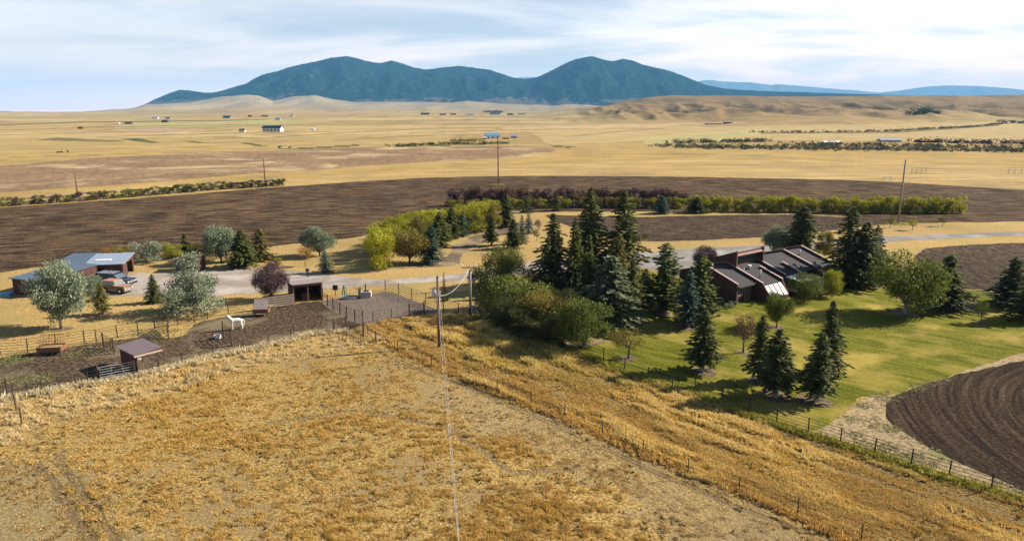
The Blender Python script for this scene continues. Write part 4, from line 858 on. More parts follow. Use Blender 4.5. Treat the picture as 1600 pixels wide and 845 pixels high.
belt('shelterbelt', [(1040, 229), (1120, 231), (1240, 232), (1400, 234), (1640, 237)], 230, 3.2, 6, 'farveg')
belt('shelterbelt', [(1045, 231), (1240, 234), (1400, 235.5), (1640, 239)], 200, 2.8, 6, 'farveg')
belt('shelterbelt', [(1045, 224), (1205, 221.5)], 90, 3.4, 2, 'farveg')
belt('shelterbelt', [(1240, 227), (1420, 229.5), (1640, 233)], 130, 3.4, 4, 'farveg')
belt('shelterbelt', [(1420, 222), (1520, 224.5), (1640, 226)], 70, 4, 2, 'plum')
belt('shelterbelt', [(1172, 207.5), (1300, 207), (1400, 205.5), (1500, 200), (1570, 194)], 260, 3, 2, 'farveg')
belt('shelterbelt', [(1560, 191), (1650, 194)], 70, 5, 5, 'farveg')
belt('shelterbelt', [(616, 229), (700, 225.5), (795, 224.5)], 130, 2.2, 2, 'dgreen')
belt('shelterbelt', [(708, 221.5), (750, 220.5)], 50, 2.5, 3, 'autumn')
belt('shelterbelt', [(1430, 179), (1463, 178)], 60, 8, 8, 'dgreen')
belt('shelterbelt', [(762, 176), (786, 176)], 30, 14, 15, 'dgreen')
# ------------------------------------------------------------ fences
def rot2(a): return Matrix.Rotation(a, 4, 'Z')
def fence(name, label, P, h=1.35, rails=5, pr=.06, rr=.022, pm='rust', rm='rust', group=None, lowest=.25, extra=1, cat='fence', caps=None, world=False):
    W = [Vector(p) if world else G(*p) for p in P]
    root = thing(name, label, cat, W[0], 0, group)
    pm_ = MB().tube([(0, 0, -.02), (0, 0, h + .06)], pr, 7).mesh('post')
    pts = []
    for i in range(len(W) - 1):
        for j in range(extra): pts.append(W[i].lerp(W[i + 1], j / extra))
    pts.append(W[-1])
    first = None
    for p in pts:
        if first is None: first = link('post', pm_, M[pm], root); q = first
        else: q = first.copy(); col.objects.link(q); q.parent = root
        q.location = p - W[0]; q.rotation_euler = (rs.uniform(-.03, .03), rs.uniform(-.03, .03), 0)
    for k in range(rails):
        z = lowest + (h - lowest) * k / max(1, rails - 1)
        b = MB(); b.tube([p - W[0] + Vector((0, 0, z + rs.uniform(-.015, .015))) for p in pts], rr, 5, False)
        b.build('wire' if rr < .015 else 'rail', M[rm], root)
    return root
fence('pipe_fence', 'long rusty pipe rail fence between the left yard and the corral', [(-60, 560), (0, 553), (43.7, 550), (88, 543.5), (132, 536.5), (151, 535), (184, 528), (217, 523.7), (242, 514), (263.5, 512), (278, 508), (304, 503.7), (324.7, 498.6), (357, 492), (397.6, 487), (435, 480)], 1.45)
fence('wire_fence', 'thin wire fence along the lower edge of the corral next to the pasture', [(21, 622), (66, 613), (119, 604), (156.6, 597)], 1.2, 4, .045, .012, 'dkpost', 'rust', extra=2)
fence('wire_fence', 'thin wire fence along the corral edge right of the mauve roofed shelter', [(217, 588), (248, 579), (285, 569), (333, 557), (381, 548), (419.5, 540.5), (454.7, 531), (488, 521.5), (523, 519)], 1.2, 4, .045, .012, 'dkpost', 'rust')
fence('wire_fence', 'short leaning wire fence at the lower left corner of the corral', [(-10, 600), (12, 615), (25.6, 640), (34, 662)], 1.4, 4, .06, .012, 'rust', 'rust')
fence('pipe_fence', 'dark pipe fence between the corral and the gravel pen', [(503, 472), (521, 484), (542, 498), (567.6, 508)], 1.5, 6, .07, .024, 'dkpost', 'rust', extra=2)
fence('pipe_fence', 'thin fence along the near edge of the gravel pen', [(568, 507), (583, 503.5), (612, 499), (640, 494.5)], 1.3, 4, .045, .014, 'dkpost', 'rust')
fence('pipe_fence', 'brown pipe fence down the right side of the gravel pen', [(602.5, 454), (623, 459.6), (643.5, 468), (665.5, 476), (693, 485.5), (717, 493), (741.6, 495.6)], 1.5, 5, .06, .024)
fence('wire_fence', 'wire fence at the back of the gravel pen beside the driveway', [(505, 463.5), (538, 460), (571, 457.5), (602, 454)], 1.25, 4, .045, .012, 'dkpost', 'rust')
fence('pipe_fence', 'dark pipe fence under the thicket running toward the lawn corner', [(741.6, 495.6), (775, 507), (812, 519), (850, 531), (880, 540), (910, 549)], 1.25, 4, .05, .02, 'dkpost', 'rust')
fence('pipe_fence', 'pipe rail fence between the left lawn and the golden grass', [(910, 549), (943, 563), (975.6, 580), (1013, 594), (1050, 607), (1085.5, 614.5), (1128, 628), (1171, 642)], 1.3, 4, .05, .02, 'dkpost', 'rust')
fence('pipe_fence', 'pipe rail fence running past the round ploughed field to the lower right', [(1171, 642), (1213, 662), (1262.6, 677), (1312.8, 693), (1366, 709.6), (1423, 727.5), (1482, 746.5), (1548.4, 767), (1622, 790), (1700, 815)], 1.3, 5, .05, .02, 'dkpost', 'rust')
fence('wire_fence', 'faint wire fence crossing the pasture beside the golden grass', [(575, 528), (621, 549), (675, 573), (733, 595), (777, 611), (830, 633), (882, 654), (941, 680), (1004, 709), (1075, 740), (1155, 769), (1246, 803), (1345, 846), (1450, 890)], 1.15, 4, .035, .011, 'dkpost', 'rust')
fence('wire_fence', 'two spaced stakes with wire at the lower left of the pasture', [(48, 668), (140, 735), (177, 812), (235, 900)], .9, 2, .03, .009, 'polegrey', 'rust')
def gate(label, a, b, h=1.3, n=5, mat='rust', group=None, verts=3):
    A, B = G(*a), G(*b); root = thing('gate', label, 'gate', A, math.atan2((B - A).y, (B - A).x), group); Lg = (B - A).length
    fr = MB()
    for x in (0, Lg): fr.tube([(x, 0, .12), (x, 0, h)], .035, 6)
    for k in range(1, verts): fr.tube([(Lg * k / verts, 0, .2), (Lg * k / verts, 0, h)], .018, 5)
    fr.tube([(0, 0, .2), (Lg, 0, h)], .015, 5); fr.build('gate_frame', M[mat], root)
    for k in range(n): MB().tube([(0, 0, .2 + (h - .22) * k / (n - 1)), (Lg, 0, .2 + (h - .22) * k / (n - 1))], .028, 5).build('bar', M[mat], root)
    for x in (-.12, Lg + .12): MB().tube([(x, 0, 0), (x, 0, h + .2)], .075, 7).build('post', M['rust'], root)
    return root
gate('pale metal bar gate left of the mauve roofed shelter', (157, 596.5), (212, 586.5), 1.45, 6, 'grey')
gate('dark pipe gate at the narrow right tip of the corral', (523, 519), (540, 515), 1.5, 6)
gate('pipe gate closing the passage between the corral and the golden grass', (568, 528), (568, 509), 1.7, 7)
gate('low pipe panel leaning out over the golden grass beside the corral tip', (569, 519), (587, 534), 1.1, 2)
gate('grey pipe gate at the near right corner of the gravel pen', (641, 494), (662, 490.5), 1.5, 5)
gate('lone pipe panel in the corral right of the white tub', (350, 530), (362, 540.5), 1.9, 6)
gate('lone rusty pipe panel in the corral near the mauve roofed shelter', (163, 544), (178, 553), 1.6, 6)
gate('rusty pipe gate in the fence right of the mauve roofed shelter', (242.5, 514), (263, 528.5), 1.5, 6)
# boarded fence beside the open shed
A, B = G(400, 486), G(459, 478)
r = thing('board_fence', 'grey board fence left of the open fronted red shed', 'fence', A, math.atan2((B - A).y, (B - A).x)); Lg = (B - A).length
for x in (0, Lg * .5, Lg): MB().box((x - .07, .03, 0), (x + .07, .15, 1.6)).build('post', M['polegrey'], r)
for k in range(5): MB().box((-.1, 0, .25 + k * .29), (Lg + .1, .028, .44 + k * .29)).build('board', M['polegrey'], r)
# ------------------------------------------------------------ corral shelters
def shed(label, fl, fr, depth, hf, hb, over, roofm, wallm, openside='front', mid=True, postm='wood', name='shed'):
    A, B = G(*fl), G(*fr); root = thing(name, label, 'shelter', A, math.atan2((B - A).y, (B - A).x)); Lg = (B - A).length; D = depth; th = .06
    P_ = lambda x0, y0, x1, y1, za, zb, n: MB().add([(x0, y0, 0), (x1, y1, 0), (x1, y1, zb), (x0, y0, za)], [(0, 1, 2, 3)])
    def wall(x0, y0, x1, y1, z0, z1, nm='wall'):
        d = Vector((x1 - x0, y1 - y0, 0)).normalized(); nrm = Vector((-d.y, d.x, 0)) * th
        q = [Vector((x0, y0, 0)), Vector((x1, y1, 0)), Vector((x1, y1, z1)), Vector((x0, y0, z0))]
        MB().add(q + [p + nrm for p in q], [(0, 1, 2, 3), (7, 6, 5, 4), (0, 4, 5, 1), (1, 5, 6, 2), (2, 6, 7, 3), (3, 7, 4, 0)]).build(nm, M[wallm], root)
    wall(0, D, Lg, D, hb, hb)
    if openside == 'front':
        wall(.07, .1, .07, D - .01, hf - .02, hb); wall(Lg, .1, Lg, D - .01, hf - .02, hb)
        xs = (0, Lg * .5, Lg) if mid else (0, Lg)
    else:
        wall(.07, .1, .07, D - .01, hf - .02, hb); xs = (0, Lg)
    for x in xs: MB().box((x - .08, -.02, 0), (x + .08, .12, hf)).build('post', M[postm], root)
    MB().box((-.1, -.04, hf - .24), (Lg + .1, .04, hf)).build('beam', M[postm], root)
    o = over; z = lambda y: hf + (hb - hf) * (y / D)
    q = [(-o, -o, z(-o) + .02), (Lg + o, -o, z(-o) + .02), (Lg + o, D + o, z(D + o) + .02), (-o, D + o, z(D + o) + .02)]
    MB().add(q + [(x, y, zz + .09) for x, y, zz in q], [(3, 2, 1, 0), (4, 5, 6, 7), (0, 1, 5, 4), (1, 2, 6, 5), (2, 3, 7, 6), (3, 0, 4, 7)]).build('roof', M[roofm], root)
    return root, Lg
s1, L1 = shed('open fronted red shed with weathered board roof at the top of the corral', (460, 474), (504, 469), 5.0, 2.45, 1.85, .18, 'greyroof', 'redside', name='open_shed')
MB().box((L1 * .35, 1.6, 0), (L1 * .62, 2.6, .8)).build('feed_bunk', M['rustwood'], s1)
# mauve roofed shelter: open towards the right, closed wall towards the left
FL = G(216, 587); FR = G(249, 578); r = thing('horse_shelter', 'small horse shelter with mauve metal roof in the lower corral', 'shelter', FL, math.atan2((FR - FL).y, (FR - FL).x)); W_ = (FR - FL).length * 1.02; D_ = 3.7
def slab(root, q, th, nm, m):
    q = [Vector(p) for p in q]; n = (q[1] - q[0]).cross(q[2] - q[0]).normalized() * th
    return MB().add(q + [p + n for p in q], [(0, 1, 2, 3), (7, 6, 5, 4), (0, 4, 5, 1), (1, 5, 6, 2), (2, 6, 7, 3), (3, 7, 4, 0)]).build(nm, M[m], root)
slab(r, [(0, 0, 0), (0, D_, 0), (0, D_, 2.0), (0, 0, 2.15)], .06, 'wall', 'darkside')
slab(r, [(0, D_, 0), (W_ * .5, D_, 0), (W_ * .5, D_, 2.1), (0, D_, 2.0)], .06, 'wall', 'darkside')
for x, y in ((.05, .05), (W_, .05), (W_, D_)): MB().tube([(x, y, 0), (x, y, 2.2)], .06, 6).build('post', M['rust'], r)
slab(r, [(-.3, -.35, 2.17), (W_ + .3, -.35, 2.36), (W_ + .3, D_ + .3, 2.31), (-.3, D_ + .3, 2.12)], .07, 'roof', 'mauve')
MB().box((-.3, -.39, 2.0), (W_ + .3, -.352, 2.16)).build('fascia', M['trim'], r)
MB().box((.1, -.12, 1.65), (.45, .04, 2.0)).build('lamp_box', M['white'], r)
# hay feeders, tub, trough, block
def feeder(label, u, v, rz, bars=True, w_=2.2, d_=1.2, lid=False):
    r = thing('hay_feeder', label, 'hay feeder', G(u, v), rz)
    b = MB()
    for x, y in ((-w_ / 2, -d_ / 2), (w_ / 2, -d_ / 2), (w_ / 2, d_ / 2), (-w_ / 2, d_ / 2)): b.box((x - .06, y - .06, 0), (x + .06, y + .06, 1.0)).build('leg', M['rustwood'], r); b = MB()
    MB().box((-w_ / 2, -d_ / 2 - .1, .45), (w_ / 2, -d_ / 2 - .062, .95)).box((-w_ / 2, d_ / 2 + .062, .45), (w_ / 2, d_ / 2 + .1, .95)).box((-w_ / 2 - .1, -d_ / 2, .45), (-w_ / 2 - .062, d_ / 2, .95)).box((w_ / 2 + .062, -d_ / 2, .45), (w_ / 2 + .1, d_ / 2, .95)).box((-w_ / 2, -d_ / 2, .42), (w_ / 2, d_ / 2, .47)).build('bin', M['rustwood'], r)
    if bars:
        b = MB()
        for i in range(9): x = -w_ / 2 + w_ * i / 8; b.tube([(x, 0, .9), (x, .55 * (1 if i % 2 else .9), 2.0)], .025, 5); b.tube([(x, 0, .9), (x, -.5, 1.6)], .02, 5)
        b.tube([(-w_ / 2, .55, 2.0), (w_ / 2, .55, 2.0)], .035, 5); b.tube([(-w_ / 2, -.5, 1.6), (w_ / 2, -.5, 1.6)], .03, 5); b.build('rack', M['rustwood'], r)
    if lid: slab(r, [(-w_ / 2, -.6, .95), (w_ / 2, -.6, .95), (w_ / 2, .5, 1.9), (-w_ / 2, .5, 1.9)], .05, 'lid', 'greyroof')
    MB().box((-w_ / 2 + .1, -.5, .475), (w_ / 2 - .1, .5, .85)).build('hay', M['hay'], r, bevel=.1)
    return r
feeder('reddish wooden hay feeder with slanted rack at the left end of the corral', 82, 553, .15)
feeder('wooden feed bin with slanted grey lid behind the white horse', 409, 493, .1, False, 1.7, .9, True)
r = thing('tub', 'white tub on the dirt left of the lone pipe panel', 'tub', G(340.5, 529)); r.scale = (.8, .8, .8); b = MB(); b.tube([(0, 0, 0), (0, 0, .5)], [.38, .46], 14); b.build('tub_body', M['white'], r, True); MB().tube([(0, 0, .5), (0, 0, .515)], [.4, .4], 14).build('water', M['glass'], r)
MB().tube([(.47 * math.cos(a), .47 * math.sin(a), .5) for a in [i * math.pi / 8 for i in range(17)]], .025, 5).build('rim', M['white'], r)
r = thing('concrete_block', 'square pale concrete block with a post at the back of the gravel pen', 'block', G(572, 464.5), .1); r.scale = (.8, .8, .85)
MB().box((-1.0, -.6, 0), (.9, .6, 1.0)).build('block', M['concrete'], r, bevel=.03); MB().tube([(0, .2, 1.0), (0, .2, 2.2)], .06, 7).build('post', M['dkpost'], r); MB().box((-.35, -.3, 1.003), (.5, .3, 1.13)).build('cap', M['dkpost'], r)
tag(MB().box((-.09, -.5, 0), (.09, .5, 1.35)).box((-.05, -.45, 1.35), (.05, .45, 1.5)).build('upright_panel', M['dkpost']), 'upright dark panel left of the concrete block in the gravel pen', 'panel').location = G(562.5, 466)
r = thing('water_trough', 'low oval stock tank left of the upright dark panel', 'trough', G(547, 467), .1); MB().add([(1.2 * math.cos(a) * k, .55 * math.sin(a) * k, z) for z, k in ((0, .95), (.4, 1)) for a in [i * math.pi / 8 for i in range(16)]], [(i, (i + 1) % 16, 16 + (i + 1) % 16, 16 + i) for i in range(16)] + [tuple(range(15, -1, -1))]).build('tank', M['grey'], r); MB().add([(1.1 * math.cos(i * math.pi / 8), .5 * math.sin(i * math.pi / 8), .3) for i in range(16)], [tuple(range(16))]).build('water', M['glass'], r)
r = thing('yard_hydrant', 'green pipe hydrant with hooped arms by the driveway fence', 'hydrant', G(538.5, 464))
MB().tube([(-.35, 0, 0), (-.28, 0, .7), (-.1, 0, 1.5), (0, 0, 1.75), (.1, 0, 1.5), (.28, 0, .7), (.35, 0, 0)], .06, 7).build('hoop', M['greenp'], r); MB().tube([(0, 0, 0), (0, 0, 1.0)], .07, 7).build('standpipe', M['greenp'], r)
r = thing('fence_box', 'dark square box hung on the fence beside the open shed', 'box', G(524.5, 462)); MB().tube([(0, 0, 0), (0, 0, 1)], .05, 6).build('post', M['dkpost'], r); MB().box((-.33, -.2, .85), (.33, .2, 1.5)).build('box_body', M['dkpost'], r, bevel=.03)
# ------------------------------------------------------------ poles and wires
def cyl(root, nm, a, b, r0, r1, m, n=10): return MB().tube([a, b], [r0, r1], n).build(nm, M[m], root, True)
P1 = G(686, 542); r = thing('power_pole', 'brown wooden power pole with transformer standing in the golden grass', 'power pole', P1)
cyl(r, 'pole', (0, 0, 0), (0, 0, 7.75), .16, .12, 'polewood'); 
t_ = MB(); t_.tube([(-.36, -.05, 5.55), (-.36, -.05, 5.65), (-.36, -.05, 6.4), (-.36, -.05, 6.5)], [.17, .23, .23, .15], 12); tk = t_.build('transformer', M['grey'], r, True)
MB().box((-.2, -.12, 5.7), (.32, -.1, 6.3)).build('bracket', M['white'], r); cyl(r, 'conduit', (.17, -.05, .2), (.17, -.05, 5.7), .03, .03, 'grey', 6)
cyl(r, 'pole_cap', (0, 0, 7.75), (0, 0, 7.85), .14, .1, 'dkpost')
P2 = G(735, 495); r = thing('power_pole', 'grey power pole with cross arm beside the dark thicket', 'power pole', P2)
cyl(r, 'pole', (0, 0, 0), (0, 0, 6.5), .16, .12, 'polegrey'); MB().box((-.95, -.07, 6.2), (.95, .05, 6.34)).build('cross_arm', M['polegrey'], r)
for x in (-.9, .85): cyl(r, 'insulator', (x, 0, 6.34), (x, 0, 6.62), .07, .05, 'white', 8)
MB().tube([(-.9, 0, 6.6), (-1.15, 0, 6.75), (-1.2, 0, 7.2)], .03, 5).build('lightning_arrester', M['white'], r)
cyl(r, 'conduit', (.15, -.09, 1.4), (.12, -.09, 6.0), .035, .035, 'white', 6); MB().box((.08, -.26, 1.05), (.4, -.1, 1.5)).build('meter_box', M['bluebox'], r)
cyl(r, 'sheath', (0, 0, 0), (0, 0, 1.2), .18, .18, 'dkpost')
def sag(a, b, s, n=14): return [a.lerp(b, i / n) - Vector((0, 0, s * 4 * (i / n) * (1 - i / n))) for i in range(n + 1)]
tag(MB().tube(sag(P1 + Vector((.2, -.05, 5.75)), P2 + Vector((0, -.1, 6.25)), .9), .024, 5).build('power_cable', M['wire']), 'pale cable sagging between the two near power poles', 'cable')
for k, lb in ((-.16, 'left one of the two overhead wires crossing the near pasture'), (.16, 'right one of the two overhead wires crossing the near pasture')):
    E_ = G(717.5, 845, 7.4); S_ = P1 + Vector((k, -.1, 7.5)); Dr = (E_ - Vector((S_.x, S_.y, E_.z))); E2 = Vector((S_.x, S_.y, 7.5)) + Dr * 1.6 + Vector((k * .2, 0, 0))
    tag(MB().tube(sag(S_, E2, .5), .009, 5).build('overhead_wire', M['wire']), lb, 'wire')
for (u, v, vt, arm, lb, md) in ((1403, 350, 251, 0, 'tall grey power pole beside the driveway saplings', 'polegrey'), (778.5, 289, 214, 1.1, 'power pole with small brackets behind the purple hedge', 'polewood'),
                            (415, 292, 250, 2.2, 'power pole with cross arm at the right end of the left windbreak', 'polewood'), (122, 309, 272, 0, 'power pole without cross arm in the left windbreak', 'polewood')):
    p = G(u, v); h = hgt(u, v, vt); r = thing('power_pole', lb, 'power pole', p); cyl(r, 'pole', (0, 0, 0), (0, 0, h), .22, .16, md)
    if arm: MB().box((-arm, -.06, h * .76), (arm, .06, h * .76 + .16)).build('cross_arm', M['polegrey'], r)
    cyl(r, 'pole_cap', (0, 0, h), (0, 0, h + .12), .17, .1, 'dkpost')
    if v in (289, 292, 350):
        pp = p + Vector((0, 0, 0)); q = [(pp + Vector((rs.gauss(0, 1.3), rs.gauss(0, 1.0), 0))).xy for _ in range(160)]
        qa = np.array([tuple(x) for x in q]); tufts('grass_round_pole', qa, rng.uniform(.1, .5, 160), np.full(160, .25), np.tile(np.array([.42, .38, .13]), (160, 1)), 5)
# ------------------------------------------------------------ garages
def quadwall(root, P, nm, m, th=.08): return slab(root, P, th, nm, m)
# dark garage, its narrow end towards the pasture
def box_building(r, LA, DA, z0, z1, wm, rm, openfrac=0):
    if openfrac: quadwall(r, [(0, 0, z0 - .4), (LA, 0, z0 - .4), (LA, 0, z0), (0, 0, z0)], 'lintel', wm)
    else: quadwall(r, [(0, 0, 0), (LA, 0, 0), (LA, 0, z0), (0, 0, z0)], 'wall', wm)
    quadwall(r, [(0, DA, 0), (0, .1, 0), (0, .1, z0), (0, DA, z1)], 'wall', wm); quadwall(r, [(LA, DA, 0), (.1, DA, 0), (.1, DA, z1), (LA, DA, z1)], 'wall', wm)
    quadwall(r, [(LA, .1, 0), (LA, DA - .1, 0), (LA, DA - .1, z1), (LA, .1, z0)], 'wall', wm)
    slab(r, [(-.3, -.35, z0 + .03), (LA + .25, -.35, z0 + .03), (LA + .25, DA + .2, z1 + .06), (-.3, DA + .2, z1 + .06)], .1, 'roof', rm)
r = thing('dark_garage', 'low dark brown garage with blue grey metal roof left of the large willow', 'garage', G(23, 459), rad(-17)); box_building(r, 5.2, 9.0, 2.2, 2.5, 'darkside', 'metroof')
MB().box((1.0, -.05, 0), (2.0, -.003, 1.9)).build('door', M['dark'], r)
tag(MB().box((-1.6, -1.2, 0), (0.4, -.4, .55)).build('stacked_panels', M['bluebox'], None, bevel=.04), 'blue stacked panels on the ground at the dark garage corner', 'panels').location = G(20, 461)
r = thing('open_garage', 'open fronted garage wing with blue grey roof tucked left of the pale roofed garage', 'garage', (-68.9, 104.2, 0), rad(3)); box_building(r, 3.7, 5.0, 2.35, 2.75, 'redside', 'metroof', 1)
# pale roofed garage
b0, b1 = G(136, 437), G(193, 434.5); dv = b1 - b0; ang = math.atan2(dv.y, dv.x); LB = dv.length; b2 = G(214, 427.5)
r = thing('pale_garage', 'red brown garage with pale blue roof and an open doorway behind the parked vehicles', 'garage', b0, ang); DB = 5.2; z0, z1 = 2.2, 2.75
quadwall(r, [(LB * .52, 0, 0), (LB, 0, 0), (LB, 0, z0), (LB * .52, 0, z0)], 'wall', 'redside'); quadwall(r, [(0, 0, z0 - .5), (LB * .52 - .02, 0, z0 - .5), (LB * .52 - .02, 0, z0), (0, 0, z0)], 'lintel', 'redside')
quadwall(r, [(LB, .1, 0), (LB, DB * .38, 0), (LB, DB * .38, z0 + .2), (LB, .1, z0)], 'wall', 'redside'); quadwall(r, [(LB, DB * .88, 0), (LB, DB, 0), (LB, DB, z1), (LB, DB * .88, z1 - .05)], 'wall', 'redside')
quadwall(r, [(LB, DB * .39, z1 - .75), (LB, DB * .87, z1 - .75), (LB, DB * .87, z1 - .05), (LB, DB * .39, z0 + .2)], 'lintel', 'redside')
quadwall(r, [(LB, DB, 0), (0, DB, 0), (0, DB, z1), (LB, DB, z1)], 'wall', 'redside'); quadwall(r, [(0, DB - .1, 0), (0, .1, 0), (0, .1, z0), (0, DB - .1, z1)], 'wall', 'redside')
slab(r, [(-.2, -.45, z0 + .03), (LB + .35, -.45, z0 + .03), (LB + .35, DB + .4, z1 + .06), (-.2, DB + .4, z1 + .06)], .1, 'roof', 'litroof')
MB().box((LB * .15, 1.6, z0 + .36), (LB * .6, 2.8, z0 + .405), Matrix.Identity(4)).build('roof_panel', M['white'], r)
# hut hidden behind the silver pyramid tree
r = thing('hut', 'small dark red hut at the back of the gravel yard behind the silver willow', 'hut', G(275, 424.5), -.05); wq = 3.6
MB().box((0, 0, 0), (wq, 2.6, 1.85)).build('wall', M['darkside'], r); slab(r, [(-.2, -.2, 1.87), (wq + .2, -.2, 1.87), (wq + .2, 2.8, 2.15), (-.2, 2.8, 2.15)], .09, 'roof', 'redside')
MB().box((1.2, -.04, 0), (2.2, -.003, 1.65)).build('door', M['dark'], r)
# ------------------------------------------------------------ vehicles
def wheel(root, x, y, R=.38, w_=.24):
    s = 1 if y > 0 else -1
    t_ = MB().tube([(x, y - w_ / 2, R), (x, y - w_ / 2 + .03, R), (x, y + w_ / 2 - .03, R), (x, y + w_ / 2, R)], [R * .88, R, R, R * .88], 18).build('tyre', M['black'], None)
    t_.parent = None; root_w = t_; t_.name = 'wheel'; t_.parent = root
    MB().tube([(x, y + s * w_ * .3, R), (x, y + s * (w_ / 2 + .012), R)], R * .55, 12).build('rim', M['chrome'], t_)
def arch(cx_, R, z0, n=8): return [(cx_ - R * math.cos(math.pi * i / n), z0 + R * math.sin(math.pi * i / n)) for i in range(n + 1)]
def vehicle(label, cat, name, loc, rz, Lc, Wd, belt_, roofz, hood, prof, paint_, lower, roofpaint, glassx, wr=.38, wb=(.18, .8), rack=False, hoodpaint=None):
    """x forward; lower body outline with wheel arches, cabin with inset glass"""
    r = thing(name, label, cat, loc, rz); h = Wd / 2
    xr, xf = -Lc / 2, Lc / 2; wx0, wx1 = xr + Lc * wb[0], xr + Lc * wb[1]; sill = .38
    A1 = arch(wx0, wr * 1.22, sill); A2 = arch(wx1, wr * 1.22, sill)
    out = [(xr, sill + .1)] + A1[0:1] + A1[1:] + A2 + [(xf - .05, sill + .05), (xf, hood * .75), (xf - .06, hood - .03), (prof[2] + .05, hood), (prof[2], belt_), (xr + .05, belt_), (xr, belt_ - .15)]
    MB().prism(out, -h, h).build('body', M[paint_], r, bevel=.025)
    if lower: MB().prism([(wx0 + wr * 1.3, sill - .02), (wx1 - wr * 1.3, sill - .02), (wx1 - wr * 1.3, sill + .28), (wx0 + wr * 1.3, sill + .28)], -h - .012, h + .012).build('side_stripe', M[lower], r)
    c0, c1, c2, c3 = prof[0], prof[1], prof[2], prof[3]     # cabin rear bottom, rear top, front bottom, front top
    ins = .12
    V = [(c0, -h + .02, belt_), (c2, -h + .02, belt_), (c3, -h + ins, roofz), (c1, -h + ins, roofz), (c0, h - .02, belt_), (c2, h - .02, belt_), (c3, h - ins, roofz), (c1, h - ins, roofz)]
    MB().add(V, [(0, 1, 2, 3), (7, 6, 5, 4), (1, 5, 6, 2), (0, 3, 7, 4), (2, 6, 7, 3), (0, 4, 5, 1)]).build('cabin', M[paint_], r)
    MB().add([(c1 - .03, -h + ins - .02, roofz + .003), (c3 + .03, -h + ins - .02, roofz + .003), (c3 + .03, h - ins + .02, roofz + .003), (c1 - .03, h - ins + .02, roofz + .003), (c1 + .05, -h + ins + .08, roofz + .07), (c3 - .1, -h + ins + .08, roofz + .07), (c3 - .1, h - ins - .08, roofz + .07), (c1 + .05, h - ins - .08, roofz + .07)],
             [(3, 2, 1, 0), (4, 5, 6, 7), (0, 1, 5, 4), (1, 2, 6, 5), (2, 3, 7, 6), (3, 0, 4, 7)]).build('roof', M[roofpaint], r)
    zl, zh = belt_ + .06, roofz - .07; f = lambda z: (z - belt_) / (roofz - belt_)
    for sgn in (-1, 1):
        for g0, g1 in glassx:
            q = []
            for (gx, z) in ((g0, zl), (g1, zl), (g1, zh), (g0, zh)):
                xb = c0 + (c2 - c0) * gx; xt = c1 + (c3 - c1) * gx; x = xb + (xt - xb) * f(z); y = h - .02 - (ins - .02) * f(z) + .008; q.append((x, sgn * y, z))
            MB().poly(q).build('side_window', M['glass'], r)
    for (ca, cb_, nm, sg) in ((c2, c3, 'windshield', 1), (c0, c1, 'rear_window', -1)):
        q = [(ca + (cb_ - ca) * f(z) + sg * .01, y * (h - .1 - .1 * f(z)), z) for z, y in ((zl, -1), (zl, 1), (zh, 1), (zh, -1))]
        MB().poly(q).build(nm, M['skylight'] if sg > 0 else M['glass'], r)
    if hoodpaint: MB().box((prof[2] + .12, -h + .06, hood + .003), (xf - .12, h - .06, hood + .035)).build('hood', M[hoodpaint], r)
    for x in (wx0, wx1):
        for y in (-h + .1, h - .1): wheel(r, x, y, wr)
    for y in (-h + .25, h - .25): MB().tube([(xf - .03, y, hood * .72), (xf + .03, y, hood * .72)], .11, 10).build('headlight', M['white'], r)
    MB().box((xf + .003, -h + .42, hood * .55), (xf + .03, h - .42, hood * .85)).build('grille', M['chrome'], r)
    MB().box((xf - .02, -h, .42), (xf + .13, h, .6)).build('bumper', M['chrome'] if lower else M['navy'], r, bevel=.02); MB().box((xr - .12, -h, .45), (xr + .0, h, .62)).build('bumper', M['chrome'] if lower else M['navy'], r)
    for y in (-h + .15, h - .15): MB().box((xr - .02, y - .07, .75), (xr + .003, y + .07, 1.0)).build('tail_light', M['rustwood'], r)
    for y in (-h - .16, h + .02): MB().box((c2 - .25, y, belt_ + .02), (c2 - .1, y + .14, belt_ + .18)).build('mirror', M['chrome'], r)
    if rack:
        b = MB()
        for y in (-h + .28, h - .28): b.tube([(c1 + .2, y, roofz + .16), (c3 - .2, y, roofz + .16)], .025, 5)
        for i in range(5): x = c1 + .3 + (c3 - c1 - .6) * i / 4; b.tube([(x, -h + .28, roofz + .16), (x, h - .28, roofz + .16)], .02, 5); b.tube([(x, -h + .28, roofz + .05), (x, -h + .28, roofz + .16)], .02, 5)
        b.build('roof_rack', M['grey'], r)
    return r
vehicle('vintage bronze two door off-roader with salmon roof and hood parked on the gravel', 'off-roader', 'vintage_off_roader', G(184, 456.5), -.28, 4.1, 1.75, 1.15, 1.72, 1.08, (-1.95, -1.85, .62, .28), 'tan', 'salmon', 'salmon', ((.05, .52), (.58, .94)), .38, (.2, .8), hoodpaint='salmon')
vehicle('dark navy sport utility vehicle with roof rack parked beside the garage', 'sport utility vehicle', 'parked_suv', G(181, 446), -.2, 5.6, 2.0, 1.2, 1.85, 1.15, (-2.75, -2.45, 1.25, .55), 'navy', None, 'navy', ((.04, .3), (.33, .6), (.64, .92)), .4, (.2, .81), rack=True)
